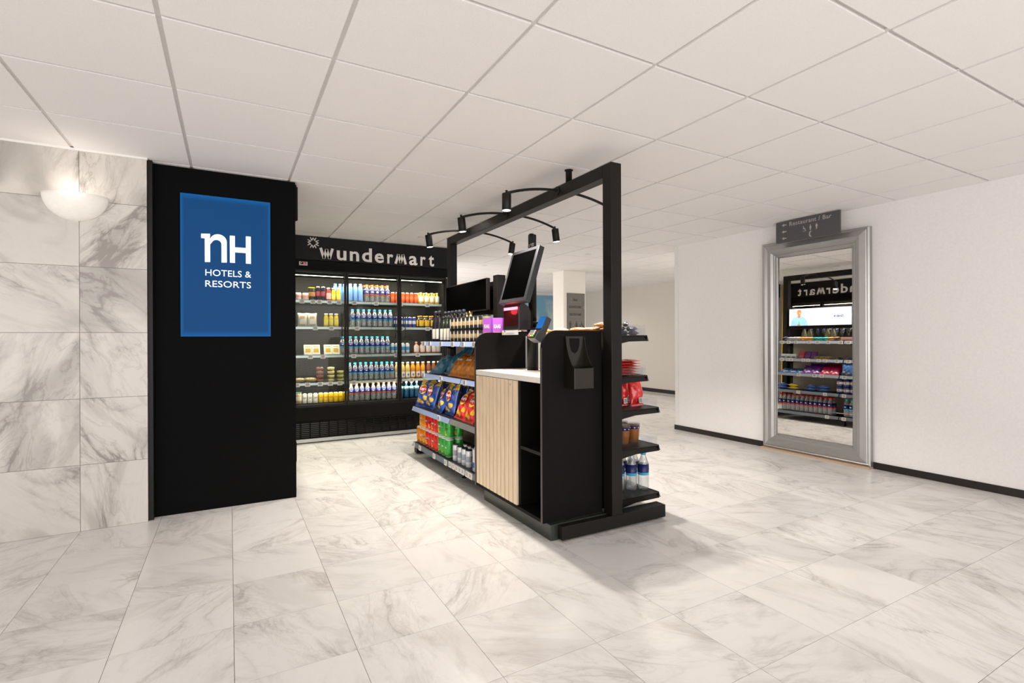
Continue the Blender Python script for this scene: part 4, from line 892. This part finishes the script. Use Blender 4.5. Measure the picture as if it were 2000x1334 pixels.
for i, (y, ky, nm_) in enumerate([(4.80, 'tea', 'small pale carton'), (4.72, 'tea', 'small pale carton'), (4.64, 'tea', 'small pale carton'), (4.54, 'chocolate', 'crimson pouch'), (4.45, 'choc_purple', 'purple pouch'), (4.36, 'choc_purple', 'purple pouch')]):
    item(ky, (2.36, y, z), f'{nm_}, {ordn(i+1, 6)} in the mirror, second shelf', 'cartons and pouches facing the mirror', pi/2, radians(-25) if i > 2 else 0)
for i, y in enumerate((4.30, 4.22, 4.14)):
    for k in range(3): item('pk_gold', (2.34, y, z+k*.0145), f'flat gold packet, {ordn(i+1, 3)} stack, {["lowest", "middle", "topmost"][k]}, in the mirror', 'gold packets', 0)
for i, y in enumerate((4.0, 3.86)):
    item('pk_dark', (2.34, y, z), f'dark flat packet, {["left", "right"][i]} one of two in the mirror', 'dark packets', 0)
z = RZ[0]
for i, (y, ky, nm_) in enumerate([(4.80, 'pk_dark', 'dark'), (4.72, 'pk_white', 'white'), (4.66, 'pk_white', 'white'), (4.60, 'pk_white', 'white'), (4.53, 'pk_orange', 'orange'), (4.47, 'pk_orange', 'orange'), (4.41, 'pk_orange', 'orange'), (4.34, 'pk_teal', 'teal'), (4.28, 'pk_teal', 'teal'), (4.2, 'pk_teal', 'teal'), (4.12, 'pk_orange', 'orange'), (4.04, 'pk_brown', 'brown')]):
    for k in (0, 1): item(ky, (2.32, y, z+k*.03), f'{nm_} wrapped bar, {ORD[i+1]} from the far end, {["lower", "upper"][k]}, top shelf', 'wrapped bars facing the mirror', random.uniform(-.15, .15))
item('biscuitbox', (2.33, 3.90, z), 'brown printed biscuit tray on the top mirror-side shelf', 'single trays', pi/2)
rr = random.Random(4)
for i in range(17):
    nl = 3 if i < 2 else 2 if i < 7 else 1
    for k in range(nl+(i % 4 == 1 and i > 6)):
        br = (i*3+k*2) % 5 == 0
        item('pk_brown' if br else 'pk_orange', (2.145+.012*((i+k) % 3), 2.575+i*.062, z+k*.029), f'{"brown" if br else "orange"} wrapped bar on the top shelf, {ORD[i+1]} from the near post, {["bottom", "second", "third"][k]} layer', 'orange and brown bars on the top shelf', rr.uniform(-.35, .35), 0, .95)
for i in range(10):
    item('pk_dark', (2.225+.045*(i % 4)+.012*(i//4), 2.59+.015*(i % 3), z+.030*(i//4)), f'dark wrapped sweet, {ORD[i+1]} from the post, in the clear tray at the top shelf end', 'dark sweets in the clear tray', rr.uniform(.3, 1.2), 0, .85)
mb = MB()
for yy_ in (2.535, 2.72):
    pts = [(2.15, z+.001), (2.385, z+.001), (2.385, z+.035)]+[(2.345+.04*cos(radians(a)), z+.035+.04*sin(radians(a))) for a in range(0, 91, 18)]+[(2.15, z+.075)]
    mb.prism(pts, yy_, yy_+.0025)
mb.obj('tray_divider', M_RISER, isl)
mb = MB().box(2.10, 2.40, 2.54, 2.5425, RZ[1]+.001, RZ[1]+.055).box(2.398, 2.40, 2.54, 2.70, RZ[1]+.001, RZ[1]+.055); mb.obj('tray_divider', M_RISER, isl)
mb = MB().box(2.10, 2.48, 2.54, 2.5425, RZ[3]+.001, RZ[3]+.05); mb.obj('tray_divider', M_RISER, isl)

# ---------------------------------------------------------------- spotlights arching over the beam
def spot_arm(y, tl, tr, side_words):
    r = empty('spotlight_arm', (2.04, y, 2.17), 0, f'black arched double spotlight arm across the beam, {side_words}', 'spotlight', 'spotlight arms on the gate frame')
    pts = [(.44*t, 0, .012-.072*abs(t)**2.2) for t in [-1+i/10 for i in range(21)]]
    MB().tube(pts, .0095, 10).obj('curved_rod', M_BLACK, r)
    mb = MB().tube([(-.041, 0, .008), (-.047, 0, .008)], .03, 16); mb.obj('clamp', M_BLACK, r)
    MB().tube([(.041, 0, .008), (.047, 0, .008)], .03, 16).obj('clamp', M_BLACK, r)
    for sgn, t in ((-1, tl), (1, tr)):
        hd = MB().lathe([(.008, .02), (.008, 0), (.029, -.002), (.0305, -.006), (.0305, -.108), (.027, -.112)], 20).obj('lamp_head', M_BLACK, r)
        hd.location = (sgn*.452-.01*sgn, 0, -.062); hd.rotation_euler = t
        ln = MB().lathe([(.0001, -.1115), (.0265, -.1125)], 18).obj('lens', mat('spot_lens', (1, .96, .9), .4, emit=14, ecol=(1, .95, .88)), hd)
        l = light('SPOT', 'spot_lamp', (0, 0, -.125), 56, (1, .93, .84), .022, spot=radians(112), blend=.35, parent=hd)
    return r
spot_arm(2.95, (0, radians(0), 0), (0, radians(-8), 0), 'nearest of three')
spot_arm(3.70, (0, radians(-6), 0), (0, radians(-8), 0), 'middle one of three')
spot_arm(4.46, (0, radians(-8), 0), (0, radians(9), 0), 'farthest of three')

# ---------------------------------------------------------------- screens on the island
def tv(side, lit):
    x = 2.04+side*.105
    r = empty('display_screen', (x, 4.405, 1.54), 0, 'wide black switched-off screen facing the left aisle' if side < 0 else 'lit advertising screen with a smiling man, facing the mirror', 'screen')
    x0, x1 = sorted((0, -side*.035))
    MB().box(x0, x1, -.465, .465, -.138, .138).obj('casing', M_BLACK, r, .004)
    if not lit: MB().box(side*.0005, side*.002, -.455, .455, -.128, .130).obj('screen_panel', M_SCREEN, r)
    MB().box(*sorted((-side*.035, -side*.066)), -.40, .46, -.12, .12).obj('rear_housing', M_BLACKM, r)
    return r
tv(-1, False)
t2 = tv(1, True)
M_LIT = mat('screen_white_lit', (.80, .86, .95), .4, emit=.75, ecol=(.80, .88, 1))
sp = MB().box(.0005, .002, -.455, .455, -.128, .130).obj('screen_panel', M_LIT, t2)
def lit(n_, c, e=.8): return mat(n_, c, .5, emit=e)
# flat picture of a man in a pale blue shirt (the printed content of the screen), viewer looks along -x, right hand = +y
def flat(pts, d, m_, nm): return MB().prism(pts, .002, .002+d, 'yz').obj(nm, m_, sp)
cy_ = .30; SK = lit('lit_skin', (.36, .13, .06), .5); SH = lit('lit_shirt', (.22, .40, .70), .55)
body_ = [(-.145, -.127), (-.13, -.05), (-.095, -.005), (-.04, .018), (.0, .0), (.04, .018), (.10, -.01), (.135, -.06), (.15, -.127)]
flat([(cy_-a*.9, b) for a, b in body_], .0004, SH, 'shirt')
flat([(cy_-.025, .03), (cy_+.025, .03), (cy_+.02, .0), (cy_, -.015), (cy_-.02, .0)], .0008, SK, 'neck')
flat([(cy_+.036*cos(t*pi/8), .075+.048*sin(t*pi/8)) for t in range(16)], .0010, SK, 'face')
flat([(cy_-.022, .066), (cy_-.002, .066), (cy_-.008, .056), (cy_-.016, .056)], .0014, lit('lit_teeth', (.8, .78, .76)), 'smile')
for a in (-.020, .002): flat([(cy_+a, .088), (cy_+a+.010, .088), (cy_+a+.010, .084), (cy_+a, .084)], .0014, lit('lit_dark', (.05, .03, .02), .05), 'eye')
flat([(cy_-.012, -.127), (cy_+.012, -.127), (cy_+.012, -.085), (cy_+.004, -.07), (cy_+.004, -.05), (cy_-.004, -.05), (cy_-.004, -.07), (cy_-.012, -.085)], .0014, lit('lit_green', (.05, .35, .22)), 'drink_bottle')
flat([(cy_-.02, -.127), (cy_+.025, -.127), (cy_+.02, -.108), (cy_-.015, -.110)], .0018, SK, 'hand')
tm = text_mesh('Grab it', .046, .0004, .0016, 1, None, 'CENTER', lit('lit_ink', (.01, .06, .22), .08)).copy(); tm.transform(Matrix.Rotation(pi/2, 4, 'Z'))
put('lettering', tm, sp, loc=(.0024, -.28, -.012))
MB().box(.002, .0028, -.40, -.385, .0, .004).obj('dash', lit('lit_ink', (.01, .06, .22), .08), sp)
mb = MB().box(2.0, 2.08, 3.865, 3.945, 1.165, 1.70); o = mb.obj('screen_post', M_BLACK, isl, .002)
MB().box(2.015, 2.065, 3.945, 4.93, 1.575, 1.615).box(2.015, 2.065, 3.945, 4.93, 1.365, 1.405).obj('screen_rail', M_BLACK, isl)

# ---------------------------------------------------------------- checkout counter
kc = empty('checkout_counter', (1.78, 2.92, 0), 0, 'black self-checkout counter with oak slatted door and pale worktop', 'counter')
KX0, KX1, KY0, KY1 = 1.56-1.78, 1.992-1.78, 2.465-2.92, 3.38-2.92
def side(y0, y1, nm):
    r = .10; zt = 1.198
    pts = [(KX0, .092), (KX1, .092), (KX1, zt), (KX0+r, zt)]+[(KX0+r-r*sin(radians(a)), zt-r+r*cos(radians(a))) for a in range(9, 91, 9)]
    return MB().prism(pts, y0, y1).obj(nm, M_BLACKM, kc, .0015)
M_EDGE = mat('edge_light_paint', (.075, .062, .053), .5)
for y_ in (KY0, KY1-.018): B('painted_edge_light', M_EDGE, (KX0-.0012, KX0, y_, y_+.018, .093, 1.098), kc)  # added strip: light on the panels' front edges put into its paler colour
side(KY0, KY0+.018, 'side_panel'); side(KY1-.018, KY1, 'side_panel')
tag(MB().box(KX0+.002, KX1, KY0+.018, KY1-.018, .893, .928).obj('worktop', M_TOP, kc, .002), 'pale cream worktop')
MB().box(KX0+.004, KX1, KY0+.0185, KY1-.0185, .092, .112).obj('bottom_board', M_BLACKM, kc)
MB().box(KX0+.02, KX1-.02, KY0+.0185, -.155, .468, .488).obj('middle_shelf', M_BLACK, kc)
MB().box(KX0+.02, KX1-.02, -.155, -.139, .112, .893).obj('partition', M_BLACKM, kc)
MB().box(KX1-.014, KX1, KY0+.0185, KY1-.0185, .112, .892).obj('rear_board', M_BLACKM, kc)
tag(MB().box(KX1-.012, KX1-.001, KY0+.0185, KY1-.0185, .929, 1.17).obj('splashback', M_WHITE, kc), 'white splashback')
dr = MB().box(KX0+.014, KX0+.030, -.158, KY1-.02, .114, .890).obj('door', mat('door_backing', (.012, .009, .007), .7), kc)
ns = 11; d0, d1 = -.160, KY1-.021; pitch = (d1-d0)/ns
for k in range(ns): MB().box(KX0, KX0+.014, d0+k*pitch+.005, d0+(k+1)*pitch-.005, .115, .889).obj('slat', M_OAK, dr, .001)
MB().lathe([(.006, 0), (.006, .004), (.002, .005)], 12).xf(Matrix.Translation((KX0-.0005, -.08, .862)) @ Matrix.Rotation(-pi/2, 4, 'Y')).obj('lock', M_STEEL, dr)
MB().box(KX0+.03, KX1, KY0-.040, KY1-.09, .002, .092).obj('plinth', mat('plinth_green_black', (.055, .062, .052), .22, metal=.5), kc, .002)
# black holder on the side panel
hd = empty('receipt_holder', (1.786, 2.465, .862), 0, 'black plastic holder box screwed to the counter side panel', 'holder')
M_HOLD = mat('holder_gloss', (.010, .0075, .004), .25)
MB().prism([(-.067, .302), (.067, .302), (.067, .12), (.067, .0), (-.067, .0), (-.067, .12)], -.004, 0).obj('back_plate', M_HOLD, hd)
def gus(x): return MB().prism([(-.004, .0), (-.095, .0), (-.095, .118), (-.075, .135), (-.045, .18), (-.022, .24), (-.012, .302), (-.004, .302)], x-.0015, x+.0015, 'yz')
gus(-.068).obj('side_wall', M_HOLD, hd); gus(.068).obj('side_wall', M_HOLD, hd)
MB().box(-.067, .067, -.096, -.092, 0, .118).obj('front_wall', M_HOLD, hd, .002); MB().box(-.067, .067, -.095, -.004, 0, .003).obj('base', M_HOLD, hd)
MB().prism([(-.036, .290), (.036, .290), (.034, .25), (.022, .215), (0, .2), (-.022, .215), (-.034, .25)], -.006, -.004).obj('finger_notch', M_BLACKM, hd)

# pole and everything it carries
PX, PY = 1.885, 3.10
po = empty('steel_pole', (PX, PY, .929), 0, 'black round column pole standing on the counter worktop', 'pole')
MB().lathe([(.040, 0), (.040, .285), (.037, .29)], 24).obj('lower_tube', M_BLACK, po)
MB().lathe([(.029, .285), (.029, .955), (.027, .96)], 24).obj('upper_tube', M_BLACK, po)
MB().lathe([(.0, .285), (.054, .287), (.054, .30), (.030, .302)], 24).obj('swivel_collar', M_BLACK, po)
MB().lathe([(.030, .325), (.054, .327), (.054, .345), (.030, .347)], 24).obj('swivel_collar', M_BLACK, po)
MB().lathe([(.018, .80), (.018, .955), (.016, .957)], 16, (-.03, -.04)).obj('slim_tube', M_BLACK, po)
MB().box(-.19, -.02, -.03, .03, .255, .272).obj('bracket_arm', M_BLACK, po); MB().tube([(-.02, 0, .54), (-.09, 0, .56)], .022, 12).obj('monitor_mount', M_BLACK, po)
MB().tube([(-.02, -.04, .245), (-.10, -.22, .245)], .010, 10).obj('terminal_arm', M_BLACK, po)
mo = empty('checkout_monitor', (1.753, 3.035, 1.5775), 0, 'black portrait touch monitor tilted back on the pole', 'monitor'); mo.rotation_euler = (0, radians(17), 0); mo.scale = (.95, .95, .95)
MB().box(-.022, .022, -.195, .195, -.205, .205).obj('casing', mat('monitor_casing', (.028, .028, .032), .4), mo, .004)
MB().box(-.0235, -.021, -.163, .163, -.172, .180).obj('screen_panel', M_SCREEN, mo)
wc = empty('webcam', (1.812, 2.985, 1.772), 0, 'small black webcam on top of the checkout monitor', 'camera')
MB().box(-.012, .014, -.038, .038, 0, .03).obj('body', M_BLACK, wc, .008); MB().tube([(-.012, 0, .015), (-.018, 0, .015)], .010, 14).obj('lens', M_BLACKG, wc); MB().box(-.006, .03, -.01, .01, -.010, 0).obj('clip', M_BLACK, wc)
sn = empty('barcode_scanner', (1.70, 3.085, 1.212), 0, 'black barcode scanner glowing red below the monitor', 'scanner')
M_SCN = mat('scanner_black', (.02, .016, .016), .3)
MB().prism([(.0, 0), (.09, 0), (.095, .04), (.095, .12), (.075, .160), (.045, .180), (.012, .176), (.0, .15)], -.112, .112).obj('body', M_SCN, sn, .004)
MB().box(-.0015, .0, -.098, .098, .030, .132).obj('scan_window', mat('scan_window', (.05, .004, .006), .12), sn)
MB().box(-.003, .0, -.095, .095, .138, .156).obj('red_light_bar', mat('red_light', (1, .15, .18), .4, emit=7, ecol=(1, .07, .10)), sn)
MB().box(.02, .05, -.05, .05, .181, .186).obj('green_light', mat('green_light', (.1, .8, .3), .4, emit=1.6), sn)
MB().box(.095, .15, -.05, .05, .01, .14).obj('cable_box', M_BLACKM, sn, .003)
tg = MB().box(-.010, -.004, -.112, .112, -.034, -.002).obj('information_strip', M_WHITE, sn)
MB().prism([(-.096+.012*cos(t*pi/5), -.018+.010*sin(t*pi/5)) for t in range(10)], -.0115, -.0101, 'yz').xf(Matrix.Scale(-1, 4, (0, 1, 0))).obj('round_mark', mat('mark_yellow', (.75, .50, .06), .5), tg)
MB().box(-.0112, -.0101, .062, .078, -.014, -.004).obj('square_mark', mat('mark_blue', (.04, .22, .62), .5), tg); MB().box(-.0112, -.0101, -.06, .05, -.021, -.019).obj('print_line', M_TAGG, tg)
light('POINT', 'scanner_red_light', (1.675, 3.085, 1.345), .25, (1, .05, .08), .03)
pt = empty('payment_terminal', (1.78, 2.835, 1.215), 0, 'black card payment terminal with blue screen and keypad', 'payment terminal'); pt.rotation_euler = (0, radians(27), radians(4))
M_TERM = mat('terminal_grey', (.05, .05, .052), .3)
MB().prism([(-.012, -.09), (.026, -.09), (.032, -.02), (.030, .085), (-.008, .088), (-.010, -.01), (-.030, -.03), (-.036, -.085)], -.042, .042).obj('body', M_TERM, pt, .003)
MB().box(-.0118, -.010, -.034, .034, .0, .082).obj('screen_panel', mat('terminal_blue', (.02, .16, .55), .3, emit=.30, ecol=(.02, .22, .70)), pt)
mb = MB(); kp = MB()
for a in range(3):
    for b in range(4): (mb if b else kp).box(-.0395, -.034, -.028+a*.021, -.012+a*.021, -.082+b*.0125, -.073+b*.0125, a if not b else 0)
mb.xf(Matrix.Rotation(radians(7), 4, 'Y')).obj('keypad', M_TBAR, pt); kp.xf(Matrix.Rotation(radians(7), 4, 'Y')).obj('keypad_colour_keys', [mat('key_green', (.25, .62, .08), .5), mat('key_yellow', (.80, .70, .10), .5), mat('key_red', (.75, .08, .04), .5)], pt)
MB().box(.028, .036, -.02, .02, -.06, .06).obj('mounting_plate', M_BLACK, pt)

# ---------------------------------------------------------------- mirror and hanging sign
mi = empty('wall_mirror', (4.938, 2.895, .0), 0, 'tall mirror in a wide silver moulded frame leaning on the right wall', 'mirror')
YA, YB, ZA, ZB = -.512, .515, .018, 2.125
prof = [(0, .0), (0, .040), (.012, .050), (.022, .046), (.030, .052), (.075, .066), (.105, .060), (.122, .038), (.130, .040), (.136, .030), (.150, .028), (.156, .018), (.160, .012)]
mb = MB(); v = []
for d_, h_ in prof:
    v += [(-h_, YA+d_, ZA+d_), (-h_, YB-d_, ZA+d_), (-h_, YB-d_, ZB-d_), (-h_, YA+d_, ZB-d_)]
f = []
for j in range(len(prof)-1):
    for k in range(4): f.append((j*4+k, j*4+(k+1) % 4, (j+1)*4+(k+1) % 4, (j+1)*4+k))
mb.add(v, f, 0, False).obj('frame', M_SILVER, mi)
gm = MB().box(-.004, 0, YA+.155, YB-.155, ZA+.155-1.07, ZB-.155-1.07).obj('mirror_glass', M_MIRROR, mi); gm.location = (-.010, 0, 1.07)
gm.rotation_euler = (0, .0137, .006)
MB().box(-.075, -.0, YA-.004, YB+.006, 0, .016).obj('base_board', mat('raw_mdf', (.50, .35, .23), .7), mi)
sn2 = B('hanging_sign', mat('sign_slate', (.085, .080, .088), .45), (4.80, 4.818, 2.578, 3.190, 2.092, 2.298))
tag(sn2, 'dark slate hanging sign reading Restaurant / Bar above the mirror', 'sign')
M_SLT = mat('sign_ink', (.46, .42, .40), .5)
tm = text_mesh('Restaurant / Bar', .058, .0008, 0, 1.06, .398, 'CENTER', M_SLT).copy(); tm.transform(Matrix.Rotation(-pi/2, 4, 'Z'))
put('lettering', tm, sn2, loc=(4.7988, 2.852, 2.243))
for zc in (2.262, 2.196, 2.131):      # arrows pointing to the far end
    MB().stroke([(3.080, zc), (3.108, zc)], .009, 4.798, 4.80, 'yz').prism([(3.128, zc), (3.104, zc+.014), (3.104, zc-.014)], 4.798, 4.80, 'yz').obj('arrow', M_SLT, sn2)
wheel_icon(2.905, 2.165, .052, 4.798, 4.80, MB(), 'yz', -1).obj('symbol', M_SLT, sn2); person_icon(2.844, 2.168, .052, 4.798, 4.80, True, MB(), 'yz').obj('symbol', M_SLT, sn2)
person_icon(2.786, 2.168, .052, 4.798, 4.80, False, MB(), 'yz').obj('symbol', M_SLT, sn2)
MB().stroke([(2.835, 2.155), (2.848, 2.150), (2.852, 2.138), (2.852, 2.122), (2.848, 2.110), (2.835, 2.106)], .010, 4.798, 4.80, 'yz').obj('symbol', M_SLT, sn2)
for y in (2.7, 3.05): MB().box(4.806, 4.812, y-.004, y+.004, 2.298, HC-.001).obj('hanger', M_STEEL, sn2)
